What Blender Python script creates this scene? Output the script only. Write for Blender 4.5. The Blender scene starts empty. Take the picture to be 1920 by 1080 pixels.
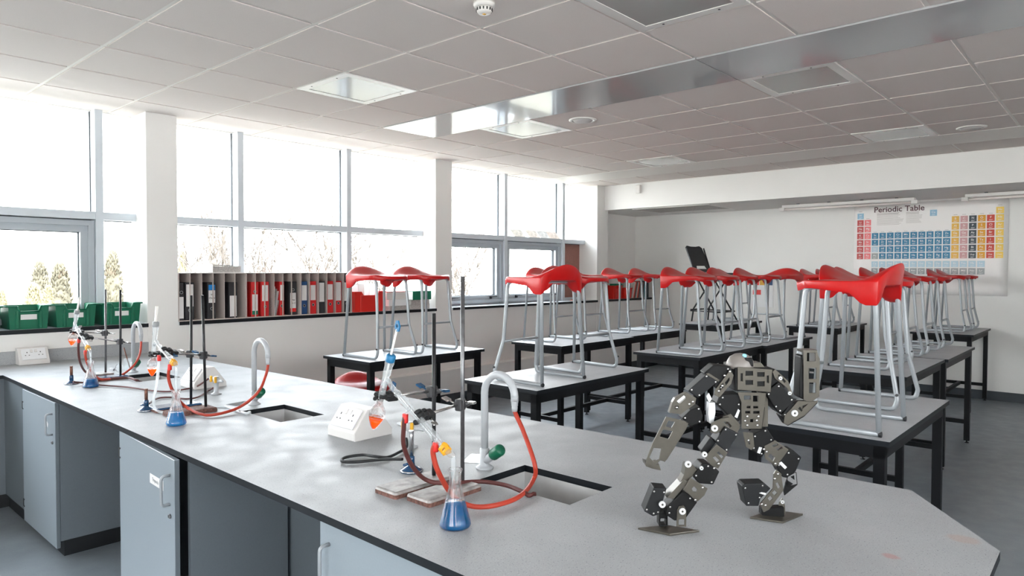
import bpy, bmesh, math, random
from mathutils import Vector, Matrix
random.seed(7)
S = bpy.context.scene
COL = S.collection
PI = math.pi

# ------------------------------------------------------------------ materials
def lin(c):
    def f(v):
        v /= 255.0
        return v / 12.92 if v <= 0.04045 else ((v + 0.055) / 1.055) ** 2.4
    return (f(c[0]), f(c[1]), f(c[2]), 1.0)

def mat(name, c, rough=0.5, metal=0.0, spec=0.5, var=0.0, vscale=30.0, bump=0.0, bscale=200.0, trans=0.0, ior=1.45, coat=0.0):
    m = bpy.data.materials.new(name); m.use_nodes = True
    nt = m.node_tree; b = nt.nodes['Principled BSDF']
    b.inputs['Base Color'].default_value = lin(c)
    b.inputs['Roughness'].default_value = rough
    b.inputs['Metallic'].default_value = metal
    b.inputs['Specular IOR Level'].default_value = spec
    b.inputs['Transmission Weight'].default_value = trans
    b.inputs['IOR'].default_value = ior
    b.inputs['Coat Weight'].default_value = coat
    if var or bump:
        tc = nt.nodes.new('ShaderNodeTexCoord')
    if var:
        n = nt.nodes.new('ShaderNodeTexNoise'); n.inputs['Scale'].default_value = vscale; n.inputs['Detail'].default_value = 4
        nt.links.new(tc.outputs['Object'], n.inputs['Vector'])
        r = nt.nodes.new('ShaderNodeValToRGB')
        r.color_ramp.elements[0].position = 0.3; r.color_ramp.elements[1].position = 0.7
        L = lin(c)
        r.color_ramp.elements[0].color = (L[0]*(1-var), L[1]*(1-var), L[2]*(1-var), 1)
        r.color_ramp.elements[1].color = (min(1, L[0]*(1+var)), min(1, L[1]*(1+var)), min(1, L[2]*(1+var)), 1)
        nt.links.new(n.outputs['Fac'], r.inputs['Fac']); nt.links.new(r.outputs['Color'], b.inputs['Base Color'])
    if bump:
        n2 = nt.nodes.new('ShaderNodeTexNoise'); n2.inputs['Scale'].default_value = bscale
        nt.links.new(tc.outputs['Object'], n2.inputs['Vector'])
        bp = nt.nodes.new('ShaderNodeBump'); bp.inputs['Strength'].default_value = bump; bp.inputs['Distance'].default_value = 0.002
        nt.links.new(n2.outputs['Fac'], bp.inputs['Height']); nt.links.new(bp.outputs['Normal'], b.inputs['Normal'])
    return m

def speckle(name, base, dark, light, scale, rough, amount=0.5, stain=None, spec=0.5):
    """terrazzo-like laminate: fine dark and light grains over a base colour, faint cloudy wear"""
    m = bpy.data.materials.new(name); m.use_nodes = True
    nt = m.node_tree; b = nt.nodes['Principled BSDF']; N = nt.nodes.new; LK = nt.links.new
    tc = N('ShaderNodeTexCoord')
    def noise(s, d=2.0):
        n = N('ShaderNodeTexNoise'); n.inputs['Scale'].default_value = s; n.inputs['Detail'].default_value = d
        LK(tc.outputs['Object'], n.inputs['Vector']); return n
    def ramp(src, p0, p1):
        r = N('ShaderNodeValToRGB'); r.color_ramp.elements[0].position = p0; r.color_ramp.elements[1].position = p1
        LK(src, r.inputs['Fac']); return r
    def mix(fac, a, c2):
        x = N('ShaderNodeMix'); x.data_type = 'RGBA'
        LK(fac, x.inputs[0])
        if isinstance(a, tuple): x.inputs[6].default_value = a
        else: LK(a, x.inputs[6])
        x.inputs[7].default_value = c2
        return x.outputs[2]
    cloud = ramp(noise(3.0, 5.0).outputs['Fac'], 0.35, 0.7)
    L = lin(base)
    c0 = mix(cloud.outputs['Color'], (L[0]*0.93, L[1]*0.93, L[2]*0.93, 1), (min(1, L[0]*1.07), min(1, L[1]*1.07), min(1, L[2]*1.07), 1))
    d = ramp(noise(scale).outputs['Fac'], 0.62, 0.70)
    c1 = mix(d.outputs['Color'], c0, lin(dark))
    l = ramp(noise(scale * 0.83).outputs['Fac'], 0.64, 0.72)
    c2 = mix(l.outputs['Color'], c1, lin(light))
    out = c2
    if stain:
        for (sx, sy, sr, col) in stain:
            vm = N('ShaderNodeVectorMath'); vm.operation = 'DISTANCE'
            mp = N('ShaderNodeMapping'); mp.inputs['Location'].default_value = (-sx * 1.0, -sy * 0.8, 0); mp.inputs['Scale'].default_value = (1.0, 0.8, 0)
            LK(tc.outputs['Object'], mp.inputs['Vector'])
            ad = N('ShaderNodeVectorMath'); ad.operation = 'ADD'
            sn = N('ShaderNodeVectorMath'); sn.operation = 'SCALE'; sn.inputs['Scale'].default_value = 0.012
            LK(noise(60).outputs['Color'], sn.inputs[0]); LK(mp.outputs['Vector'], ad.inputs[0]); LK(sn.outputs[0], ad.inputs[1])
            ln = N('ShaderNodeVectorMath'); ln.operation = 'LENGTH'; LK(ad.outputs[0], ln.inputs[0])
            rr = N('ShaderNodeValToRGB'); rr.color_ramp.elements[0].position = sr; rr.color_ramp.elements[1].position = sr * 1.5
            rr.color_ramp.elements[0].color = (0.45, 0.45, 0.45, 1); rr.color_ramp.elements[1].color = (0, 0, 0, 1)
            LK(ln.outputs['Value'], rr.inputs['Fac'])
            out = mix(rr.outputs['Color'], out, lin(col))
    LK(out, b.inputs['Base Color'])
    b.inputs['Specular IOR Level'].default_value = spec
    rn = ramp(noise(9.0, 5.0).outputs['Fac'], 0.3, 0.75)
    mr = N('ShaderNodeMapRange'); mr.inputs['To Min'].default_value = rough * 0.85; mr.inputs['To Max'].default_value = rough * 1.25
    LK(rn.outputs['Color'], mr.inputs['Value']); LK(mr.outputs['Result'], b.inputs['Roughness'])
    return m

def schlick(nt, f0, f90):
    """reflectance that rises towards grazing view, the same from both sides of a thin wall"""
    N = nt.nodes.new; LK = nt.links.new
    lw = N('ShaderNodeLayerWeight'); lw.inputs['Blend'].default_value = 0.5
    pw = N('ShaderNodeMath'); pw.operation = 'POWER'; pw.inputs[1].default_value = 4.0; LK(lw.outputs['Facing'], pw.inputs[0])
    mr = N('ShaderNodeMapRange'); mr.inputs['To Min'].default_value = f0; mr.inputs['To Max'].default_value = f90; LK(pw.outputs[0], mr.inputs['Value'])
    return mr

def clear_glass(name, tint=(1, 1, 1), haze=0.0, refl=1.0):
    """thin glass: see-through with Fresnel reflection and a little bloom of its own"""
    m = bpy.data.materials.new(name); m.use_nodes = True
    nt = m.node_tree; nt.nodes.clear(); N = nt.nodes.new; LK = nt.links.new
    out = N('ShaderNodeOutputMaterial'); tr = N('ShaderNodeBsdfTransparent'); tr.inputs['Color'].default_value = (*tint, 1)
    gl = N('ShaderNodeBsdfGlossy'); gl.inputs['Roughness'].default_value = 0.02
    ml = schlick(nt, 0.04 * refl, min(1.0, 0.9 * refl))
    mx = N('ShaderNodeMixShader'); LK(ml.outputs[0], mx.inputs[0])
    if haze:
        df = N('ShaderNodeBsdfDiffuse'); df.inputs['Color'].default_value = (0.9, 0.93, 0.95, 1)
        tl = N('ShaderNodeBsdfTranslucent'); tl.inputs['Color'].default_value = (0.9, 0.93, 0.95, 1)
        dm = N('ShaderNodeMixShader'); dm.inputs[0].default_value = 0.5; LK(df.outputs[0], dm.inputs[1]); LK(tl.outputs[0], dm.inputs[2])
        hz = N('ShaderNodeMixShader'); hz.inputs[0].default_value = haze
        LK(tr.outputs[0], hz.inputs[1]); LK(dm.outputs[0], hz.inputs[2]); LK(hz.outputs[0], mx.inputs[1])
    else:
        LK(tr.outputs[0], mx.inputs[1])
    LK(gl.outputs[0], mx.inputs[2]); LK(mx.outputs[0], out.inputs['Surface'])
    return m

def real_glass(name, share):
    """refracting glass, part of it passing light straight through as thin walls do"""
    m = bpy.data.materials.new(name); m.use_nodes = True
    nt = m.node_tree; nt.nodes.clear(); N = nt.nodes.new; LK = nt.links.new
    out = N('ShaderNodeOutputMaterial'); g = N('ShaderNodeBsdfGlass'); g.inputs['IOR'].default_value = 1.45; g.inputs['Roughness'].default_value = 0.0
    tr = N('ShaderNodeBsdfTransparent'); mx = N('ShaderNodeMixShader'); mx.inputs[0].default_value = share
    LK(tr.outputs[0], mx.inputs[1]); LK(g.outputs[0], mx.inputs[2]); LK(mx.outputs[0], out.inputs['Surface'])
    return m

def liquid(name, c, clear=0.35):
    m = bpy.data.materials.new(name); m.use_nodes = True
    nt = m.node_tree; nt.nodes.clear(); N = nt.nodes.new; LK = nt.links.new
    L = lin(c)
    out = N('ShaderNodeOutputMaterial'); tr = N('ShaderNodeBsdfTransparent'); tr.inputs['Color'].default_value = L
    df = N('ShaderNodeBsdfDiffuse'); df.inputs['Color'].default_value = L
    tl = N('ShaderNodeBsdfTranslucent'); tl.inputs['Color'].default_value = L
    gl = N('ShaderNodeBsdfGlossy'); gl.inputs['Roughness'].default_value = 0.03
    a = N('ShaderNodeMixShader'); a.inputs[0].default_value = 0.6; LK(df.outputs[0], a.inputs[1]); LK(tl.outputs[0], a.inputs[2])
    b = N('ShaderNodeMixShader'); b.inputs[0].default_value = clear; LK(a.outputs[0], b.inputs[1]); LK(tr.outputs[0], b.inputs[2])
    fr = schlick(nt, 0.03, 0.8)
    d = N('ShaderNodeMixShader'); LK(fr.outputs[0], d.inputs[0]); LK(b.outputs[0], d.inputs[1]); LK(gl.outputs[0], d.inputs[2])
    LK(d.outputs[0], out.inputs['Surface'])
    return m

M = {}
M['wall'] = mat('painted_plaster', (226, 224, 221), 0.6, var=0.02, vscale=2.0, bump=0.08, bscale=120)
M['wall_back'] = mat('painted_plaster_gloss', (226, 225, 222), 0.4, var=0.02, vscale=1.5, bump=0.06, bscale=120)
M['tile'] = mat('mineral_tile', (222, 213, 208), 0.9, spec=0.1, var=0.03, vscale=260, bump=0.25, bscale=420)
M['tbar'] = mat('ceiling_grid_enamel', (232, 228, 222), 0.4)
M['metalpanel'] = mat('glossy_enamelled_steel', (180, 180, 181), 0.12, spec=0.8, coat=0.4)
M['strip'] = mat('ceiling_margin_paint', (226, 220, 214), 0.5)
M['floor'] = speckle('speckled_vinyl', (124, 131, 137), (110, 117, 123), (138, 144, 149), 160, 0.36)
STAINS = [(0.201, -2.583, 0.013, (176, 112, 98)), (0.44, -2.69, 0.022, (166, 140, 124)), (0.142, -2.64, 0.004, (170, 110, 96)), (0.34, -1.86, 0.006, (150, 118, 100))]
M['worktop'] = speckle('speckled_worktop', (160, 162, 164), (112, 114, 118), (180, 182, 184), 280, 0.46, spec=0.2,
                       stain=STAINS)
M['edge'] = mat('worktop_core_black', (18, 22, 27), 0.45, spec=0.3)
M['cupboard'] = mat('grey_laminate', (136, 145, 152), 0.38, var=0.02, vscale=160)
M['cup_side'] = mat('grey_laminate_carcass', (96, 103, 109), 0.5, var=0.03, vscale=160)
M['cup_edge'] = mat('grey_edge_band', (96, 104, 110), 0.5)
M['plinth'] = mat('plinth_black', (22, 24, 27), 0.5)
M['frame'] = mat('window_enamel', (196, 202, 208), 0.35)
M['sash'] = mat('window_sash_enamel', (168, 174, 180), 0.35)
M['gasket'] = mat('rubber_gasket', (50, 56, 62), 0.6)
M['sill'] = mat('sill_laminate', (192, 196, 200), 0.25)
M['pane'] = clear_glass('window_glass', (0.97, 0.985, 0.99))
M['base'] = mat('vinyl_skirting', (62, 68, 73), 0.5)
M['glass'] = real_glass('lab_glass', 0.38)
M['glass_hazy'] = clear_glass('condenser_glass', (0.96, 0.98, 0.99), haze=0.22, refl=1.6)
M['blue'] = liquid('copper_sulfate_blue', (0, 114, 172), 0.2)
M['blue2'] = liquid('copper_sulfate_pale', (0, 158, 208), 0.45)
M['orange'] = liquid('orange_solution', (255, 138, 12), 0.5)
M['steel'] = mat('bright_steel', (190, 188, 186), 0.25, metal=1.0)
M['rod'] = mat('retort_rod_steel', (112, 112, 114), 0.38, metal=0.8, var=0.2, vscale=60)
M['rod_dark'] = mat('retort_rod_dark', (48, 48, 50), 0.4, metal=0.5, var=0.2, vscale=60)
M['iron'] = mat('worn_cast_iron', (150, 146, 144), 0.5, metal=0.3, var=0.35, vscale=35, bump=0.3, bscale=90)
M['rust'] = mat('rusted_edge', (104, 72, 64), 0.8, var=0.5, vscale=90, bump=0.4, bscale=120)
M['bossiron'] = mat('clamp_grey', (70, 70, 72), 0.45, metal=0.4)
M['rubberblack'] = mat('black_rubber', (30, 31, 33), 0.55)
M['thumb'] = mat('blue_thumbscrew', (24, 74, 112), 0.4)
M['redhose'] = mat('red_rubber_hose', (170, 56, 38), 0.5, var=0.06, vscale=300)
M['redhose2'] = mat('dark_red_rubber_hose', (84, 42, 40), 0.55, var=0.08, vscale=300)
M['redcap'] = mat('red_screw_cap', (216, 42, 38), 0.4)
M['clearpvc'] = clear_glass('clear_pvc', (0.95, 0.96, 0.96), haze=0.55)
M['yellowclip'] = mat('yellow_clip', (222, 158, 38), 0.4)
M['bluecap'] = mat('blue_screw_cap', (28, 104, 148), 0.4)
M['greycap'] = mat('grey_screw_cap', (140, 142, 144), 0.4)
M['thermo'] = mat('thermometer_white', (226, 222, 218), 0.2)
M['tapgrey'] = mat('grey_epoxy_tap', (172, 175, 179), 0.3)
M['tapgreen'] = mat('green_tap_knob', (10, 92, 66), 0.4)
M['socket'] = mat('white_socket_plastic', (218, 219, 221), 0.4)
M['socket_cream'] = mat('grey_socket_box', (208, 205, 203), 0.45)
M['hole'] = mat('dark_slot', (30, 30, 32), 0.6)
M['bunblue'] = mat('blue_enamel_base', (22, 62, 98), 0.25, coat=0.5)
M['chrome'] = mat('burner_chrome', (186, 186, 188), 0.18, metal=1.0)
M['brass'] = mat('tarnished_barrel', (112, 78, 66), 0.4, metal=0.6, var=0.3, vscale=90)
M['gasyellow'] = mat('yellow_gas_lever', (214, 160, 40), 0.45)
M['sinkgrey'] = mat('moulded_sink', (188, 188, 188), 0.45, var=0.05, vscale=20)
M['tabletop'] = speckle('table_laminate', (170, 173, 176), (168, 171, 175), (194, 197, 200), 190, 0.42, spec=0.25)
M['tableblack'] = mat('table_black_steel', (13, 14, 17), 0.5, spec=0.25)
M['tubegrey'] = mat('stool_grey_tube', (152, 156, 160), 0.35, metal=0.25)
M['red'] = mat('red_polypropylene', (182, 12, 14), 0.33, var=0.03, vscale=120)
M['blackplastic'] = mat('black_plastic', (28, 29, 32), 0.45)
M['blacktube'] = mat('black_tube', (24, 25, 28), 0.4)
M['tray'] = mat('green_tray_plastic', (0, 96, 68), 0.42)
M['redtray'] = mat('red_tray_plastic', (214, 40, 30), 0.4)
M['paper'] = mat('white_paper', (232, 232, 232), 0.8)
M['papergrey'] = mat('grey_paper_stack', (176, 172, 168), 0.8, var=0.25, vscale=90)
M['card'] = mat('beige_card', (192, 180, 174), 0.8)
M['cardtop'] = mat('pale_card', (216, 212, 208), 0.7)
M['b_black'] = mat('binder_black', (40, 40, 43), 0.5)
M['b_red'] = mat('binder_red', (196, 34, 36), 0.45)
M['b_blue'] = mat('binder_blue', (28, 66, 112), 0.45)
M['l_white'] = mat('label_white', (214, 212, 210), 0.7)
M['l_blue'] = mat('label_blue', (20, 120, 190), 0.6)
M['l_green'] = mat('label_green', (20, 120, 92), 0.6)
M['ink'] = mat('black_ink', (40, 38, 40), 0.7)
M['teal'] = mat('green_box_card', (0, 112, 82), 0.5)
M['rmetal'] = mat('robot_anodised_plate', (84, 80, 73), 0.33, metal=0.45, var=0.05, vscale=60)
M['rblack'] = mat('robot_servo_black', (9, 9, 10), 0.5, spec=0.25)
M['rdark'] = mat('robot_servo_charcoal', (26, 27, 29), 0.5, spec=0.25)
M['rwhite'] = mat('robot_white_label', (204, 206, 208), 0.4)
M['rhead'] = mat('robot_head_shell', (118, 112, 108), 0.35)
M['led'] = mat('robot_blue_lens', (150, 215, 235), 0.1)
M['vinyl'] = mat('poster_vinyl', (240, 237, 235), 0.45, bump=0.03, bscale=6)
M['brown'] = mat('brown_board', (150, 104, 92), 0.6, var=0.08, vscale=40)
M['sensor'] = mat('sensor_plastic', (218, 214, 210), 0.4)
M['diffuser'] = mat('light_diffuser', (166, 164, 161), 0.16, spec=0.7)
M['lightframe'] = mat('light_frame_enamel', (222, 219, 215), 0.3)
M['tubeglass'] = mat('tube_glass', (226, 216, 212), 0.2)
M['speaker'] = mat('speaker_cover', (196, 192, 190), 0.5)
M['leaf'] = mat('conifer_green', (108, 102, 87), 0.9, spec=0.05, var=0.3, vscale=3)
M['leaf2'] = mat('conifer_yellow_green', (132, 124, 98), 0.9, spec=0.05, var=0.3, vscale=3)
M['bark'] = mat('bare_bark', (104, 96, 89), 0.9)
M['grass'] = mat('winter_grass', (112, 108, 96), 0.95, var=0.2, vscale=0.3)

# ------------------------------------------------------------------ mesh builder
class MB:
    def __init__(s): s.bm = bmesh.new(); s.mi = 0; s.smooth = False
    def _f(s, vs):
        try:
            f = s.bm.faces.new(vs); f.material_index = s.mi; f.smooth = s.smooth; return f
        except ValueError:
            return None
    def box(s, lo, hi, mx=None):
        x0, y0, z0 = lo; x1, y1, z1 = hi
        c = [(x0,y0,z0),(x1,y0,z0),(x1,y1,z0),(x0,y1,z0),(x0,y0,z1),(x1,y0,z1),(x1,y1,z1),(x0,y1,z1)]
        v = [s.bm.verts.new(mx @ Vector(p) if mx else p) for p in c]
        for q in ((3,2,1,0),(4,5,6,7),(0,1,5,4),(1,2,6,5),(2,3,7,6),(3,0,4,7)): s._f([v[i] for i in q])
        return s
    def bbox(s, lo, hi, r=0.003, seg=2, mx=None):
        """box with rounded edges"""
        b = bmesh.new()
        bmesh.ops.create_cube(b, size=1.0)
        for v in b.verts:
            v.co = Vector(((lo[i] + hi[i]) / 2 + v.co[i] * (hi[i] - lo[i])) for i in range(3))
        bmesh.ops.bevel(b, geom=b.edges[:], offset=r, segments=seg, affect='EDGES', profile=0.5)
        s.merge(b, mx); return s
    def merge(s, b, mx=None):
        mp = {}
        for v in b.verts: mp[v] = s.bm.verts.new(mx @ v.co if mx else v.co)
        for f in b.faces:
            nf = s._f([mp[v] for v in f.verts])
        b.free()
    def tube(s, pts, r, seg=10, caps=True, close=False):
        pts = [Vector(p) for p in pts]; n = len(pts)
        rr = r if isinstance(r, (list, tuple)) else [r] * n
        tang = []
        for i in range(n):
            a = pts[(i - 1) % n] if (close or i) else pts[i]; b = pts[(i + 1) % n] if (close or i < n - 1) else pts[i]
            t = (b - a); tang.append(t.normalized() if t.length > 1e-9 else Vector((0, 0, 1)))
        t0 = tang[0]; ref = Vector((0, 0, 1)) if abs(t0.z) < 0.9 else Vector((1, 0, 0))
        u = t0.cross(ref).normalized(); rings = []
        for i in range(n):
            t = tang[i]; u = (u - t * u.dot(t))
            u = u.normalized() if u.length > 1e-9 else t.cross(ref).normalized()
            w = t.cross(u)
            k = 1.0
            rings.append([s.bm.verts.new(pts[i] + (u * math.cos(2*PI*j/seg) + w * math.sin(2*PI*j/seg)) * rr[i]) for j in range(seg)])
        sm = s.smooth; s.smooth = True
        for i in range(n - 1 + (1 if close else 0)):
            a, b = rings[i], rings[(i + 1) % n]
            for j in range(seg): s._f([a[j], a[(j+1) % seg], b[(j+1) % seg], b[j]])
        s.smooth = False
        if caps and not close:
            s._f(rings[0][::-1]); s._f(rings[-1])
        s.smooth = sm
        return s
    def lathe(s, prof, seg=24, mx=None, cap0=True, cap1=True):
        rings = []
        for r, z in prof:
            if r < 1e-6: rings.append([s.bm.verts.new(mx @ Vector((0,0,z)) if mx else (0,0,z))])
            else: rings.append([s.bm.verts.new((mx @ Vector((r*math.cos(2*PI*j/seg), r*math.sin(2*PI*j/seg), z))) if mx else (r*math.cos(2*PI*j/seg), r*math.sin(2*PI*j/seg), z)) for j in range(seg)])
        sm = s.smooth; s.smooth = True
        for a, b in zip(rings, rings[1:]):
            for j in range(seg):
                k = (j+1) % seg
                if len(a) == 1 and len(b) == 1: continue
                if len(a) == 1: s._f([a[0], b[k], b[j]])
                elif len(b) == 1: s._f([a[j], a[k], b[0]])
                else: s._f([a[j], a[k], b[k], b[j]])
        s.smooth = False
        if cap0 and len(rings[0]) > 1: s._f(rings[0][::-1])
        if cap1 and len(rings[-1]) > 1: s._f(rings[-1])
        s.smooth = sm
        return s
    def prism(s, outer, holes=(), d=(0, 0, 1), to3=None, side_mi=None):
        """polygon with holes, extruded along d; to3 turns a 2D point into a 3D one"""
        to3 = to3 or (lambda p: (p[0], p[1], 0))
        d = Vector(d); b = bmesh.new(); E = []; loops = []
        for lp in [outer] + list(holes):
            vs = [b.verts.new(to3(p)) for p in lp]; loops.append(vs)
            for i in range(len(vs)): E.append(b.edges.new((vs[i], vs[(i+1) % len(vs)])))
        bmesh.ops.triangle_fill(b, use_beauty=True, use_dissolve=False, edges=E)
        if not b.faces: b.free(); return s
        b.normal_update()
        tris = [[v for v in f.verts] for f in b.faces]
        idx = {v: i for i, v in enumerate(b.verts)}
        lo = [s.bm.verts.new(v.co) for v in b.verts]; hi = [s.bm.verts.new(v.co + d) for v in b.verts]
        for f in b.faces:
            t = [idx[v] for v in f.verts]
            up = f.normal.dot(d) > 0
            a = t if up else t[::-1]
            s._f([hi[i] for i in a]); s._f([lo[i] for i in a[::-1]])
        m0 = s.mi
        if side_mi is not None: s.mi = side_mi
        for vs in loops:
            n = len(vs)
            for i in range(n):
                p, q = idx[vs[i]], idx[vs[(i+1) % n]]
                s._f([lo[p], lo[q], hi[q], hi[p]])
        s.mi = m0
        b.free(); return s
    def build(s, name, mats, parent=None, loc=None, world=False, bevel=0.0, fix=True):
        if fix: bmesh.ops.recalc_face_normals(s.bm, faces=s.bm.faces[:])
        me = bpy.data.meshes.new(name)
        org = Vector((0, 0, 0))
        if world and parent is not None: org = parent.location.copy()
        elif world:
            xs = [v.co for v in s.bm.verts]
            mn = Vector((min(v.x for v in xs), min(v.y for v in xs), min(v.z for v in xs))); mx_ = Vector((max(v.x for v in xs), max(v.y for v in xs), max(v.z for v in xs)))
            org = Vector(((mn.x+mx_.x)/2, (mn.y+mx_.y)/2, mn.z))
        if world: bmesh.ops.translate(s.bm, verts=s.bm.verts[:], vec=-org)
        s.bm.to_mesh(me); s.bm.free()
        for m in (mats if isinstance(mats, (list, tuple)) else [mats]): me.materials.append(M[m] if isinstance(m, str) else m)
        o = bpy.data.objects.new(name, me); COL.objects.link(o)
        if parent is not None: o.parent = parent
        elif world: o.location = org
        if loc is not None: o.location = loc
        if bevel:
            bv = o.modifiers.new('bevel', 'BEVEL'); bv.width = bevel; bv.segments = 2; bv.limit_method = 'ANGLE'
        return o

def tag(o, label, cat, group=None):
    o['label'] = label; o['category'] = cat
    if group: o['group'] = group
    return o
def thing(name, label, cat, loc=(0, 0, 0), rotz=0.0, group=None):
    o = bpy.data.objects.new(name, None); COL.objects.link(o); o.empty_display_size = 0.05
    o.location = loc; o.rotation_euler = (0, 0, rotz)
    return tag(o, label, cat, group)
def struct(o, label=None):
    o['kind'] = 'structure'
    if label: o['label'] = label
    return o
def kids(o): return [c for c in COL.objects if c.parent is o]
def dup(root, loc, rotz, label):
    r = root.copy(); COL.objects.link(r); r.location = loc; r.rotation_euler = (0, 0, rotz); r['label'] = label
    for ch in kids(root):
        c = ch.copy(); COL.objects.link(c); c.parent = r
        for g in kids(ch):
            d = g.copy(); COL.objects.link(d); d.parent = c
    return r
def frame_mx(o, z, x=None):
    """matrix whose local Z runs along z, at o"""
    z = Vector(z).normalized(); ref = Vector(x) if x else (Vector((0,0,1)) if abs(z.z) < 0.95 else Vector((1,0,0)))
    xx = ref.cross(z).normalized(); yy = z.cross(xx)
    m = Matrix((( xx.x, yy.x, z.x, o[0]), (xx.y, yy.y, z.y, o[1]), (xx.z, yy.z, z.z, o[2]), (0,0,0,1)))
    return m
def fillet(pts, rad, n=6):
    """round the inner corners of a polyline; rad is one radius or one per point"""
    P = [Vector(p) for p in pts]; out = [P[0]]
    for i in range(1, len(P) - 1):
        r = rad[i] if isinstance(rad, (list, tuple)) else rad
        a = (P[i-1] - P[i]); b = (P[i+1] - P[i]); la, lb = a.length, b.length
        a.normalize(); b.normalize(); ang = a.angle(b)
        if r <= 0 or ang > PI - 0.02: out.append(P[i]); continue
        d = min(r / math.tan(ang / 2), la * 0.48, lb * 0.48)
        p0, p1 = P[i] + a * d, P[i] + b * d
        for k in range(n + 1):
            t = k / n; out.append((1-t)**2 * p0 + 2*t*(1-t) * P[i] + t*t * p1)
    out.append(P[-1]); return out
def spline(pts, n=8):
    P = [Vector(p) for p in pts]; out = []
    for i in range(len(P) - 1):
        p0 = P[max(0, i-1)]; p1 = P[i]; p2 = P[i+1]; p3 = P[min(len(P)-1, i+2)]
        for k in range(n):
            t = k / n
            out.append(0.5 * ((2*p1) + (-p0+p2)*t + (2*p0-5*p1+4*p2-p3)*t*t + (-p0+3*p1-3*p2+p3)*t**3))
    out.append(P[-1]); return out
def smooth01(a, b, x):
    t = max(0.0, min(1.0, (x - a) / (b - a))); return t*t*(3-2*t)

_fc = bpy.data.curves.new('lettering', 'FONT'); _fc.align_x = 'CENTER'; _fc.align_y = 'CENTER'
_fo = bpy.data.objects.new('lettering', _fc); COL.objects.link(_fo)
def text_into(mb, s, size, mx, bold=0.0):
    """append the letters of s, laid flat and placed by mx, to a mesh builder"""
    _fc.body = s; _fc.size = size; _fc.offset = bold; _fc.resolution_u = 3
    dg = bpy.context.evaluated_depsgraph_get(); dg.update()
    me = bpy.data.meshes.new_from_object(_fo.evaluated_get(dg))
    b = bmesh.new(); b.from_mesh(me); bpy.data.meshes.remove(me)
    mb.merge(b, mx)
HOSE_RED_A = [(1.67, 1.486, 1.1), (1.67, 1.484, 1.07), (1.665, 1.442, 1.012), (1.64, 1.374, 0.924), (1.642, 1.382, 0.875), (1.505, 1.317, 0.872), (1.401, 1.315, 0.872), (1.349, 1.359, 0.872), (1.315, 1.399, 0.9), (1.24, 1.377, 0.988), (1.22, 1.376, 1.043), (1.22, 1.37, 1.066)]
HOSE_DARK_A = [(1.22, 1.494, 1.124), (1.22, 1.498, 1.095), (1.24, 1.523, 1.035), (1.28, 1.536, 0.968), (1.342, 1.547, 0.91), (1.39, 1.513, 0.895), (1.522, 1.498, 0.873), (1.551, 1.423, 0.872), (1.542, 1.349, 0.872), (1.539, 1.311, 0.865), (1.578, 1.317, 0.83)]
HOSE_RED_B = [(1.69, 3.105, 1.1), (1.69, 3.103, 1.07), (1.68, 3.109, 1.017), (1.62, 3.068, 0.952), (1.551, 3.111, 0.885), (1.427, 3.089, 0.872), (1.383, 3.154, 0.872), (1.358, 3.265, 0.9), (1.26, 3.139, 0.99), (1.235, 3.126, 1.058), (1.235, 3.112, 1.112)]
TUBE_CLEAR_B = [(1.235, 3.231, 1.138), (1.235, 3.236, 1.09), (1.24, 3.275, 1.0), (1.25, 3.334, 0.931), (1.277, 3.389, 0.88), (1.289, 3.344, 0.867), (1.329, 3.283, 0.867), (1.467, 3.317, 0.867), (1.549, 3.267, 0.867), (1.544, 3.122, 0.867), (1.543, 3.033, 0.862), (1.584, 3.072, 0.83)]
HOSE_RED_C = [(1.69, 4.7, 1.1), (1.69, 4.698, 1.07), (1.66, 4.64, 0.997), (1.6, 4.578, 0.935), (1.548, 4.64, 0.875), (1.445, 4.563, 0.872), (1.389, 4.545, 0.89), (1.34, 4.512, 0.955), (1.31, 4.473, 1.018), (1.31, 4.481, 1.06)]
HOSE_DARK_C = [(1.31, 4.594, 1.112), (1.31, 4.604, 1.06), (1.33, 4.648, 0.981), (1.397, 4.783, 0.9), (1.416, 4.654, 0.872), (1.492, 4.573, 0.872), (1.555, 4.536, 0.872), (1.561, 4.417, 0.868), (1.634, 4.521, 0.835)]
GAS_A = [(1.494, 1.841, 0.885), (1.477, 1.898, 0.878), (1.454, 1.951, 0.869), (1.409, 1.976, 0.868), (1.379, 2.008, 0.868), (1.381, 2.036, 0.868), (1.417, 2.057, 0.868), (1.468, 2.033, 0.87), (1.478, 1.969, 0.874), (1.516, 1.95, 0.868), (1.583, 1.972, 0.868), (1.641, 1.999, 0.872), (1.665, 2.03, 0.895)]
GAS_B = [(1.292, 3.506, 0.885), (1.412, 3.716, 0.868), (1.47, 3.697, 0.868), (1.507, 3.591, 0.868), (1.574, 3.607, 0.868), (1.697, 3.756, 0.868), (1.675, 3.66, 0.895)]
GAS_C = [(1.253, 4.506, 0.885), (1.318, 4.515, 0.87), (1.359, 4.379, 0.868), (1.436, 4.191, 0.868), (1.489, 3.956, 0.868), (1.541, 3.875, 0.868), (1.619, 3.891, 0.868), (1.685, 3.888, 0.875), (1.685, 3.735, 0.936)]
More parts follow.
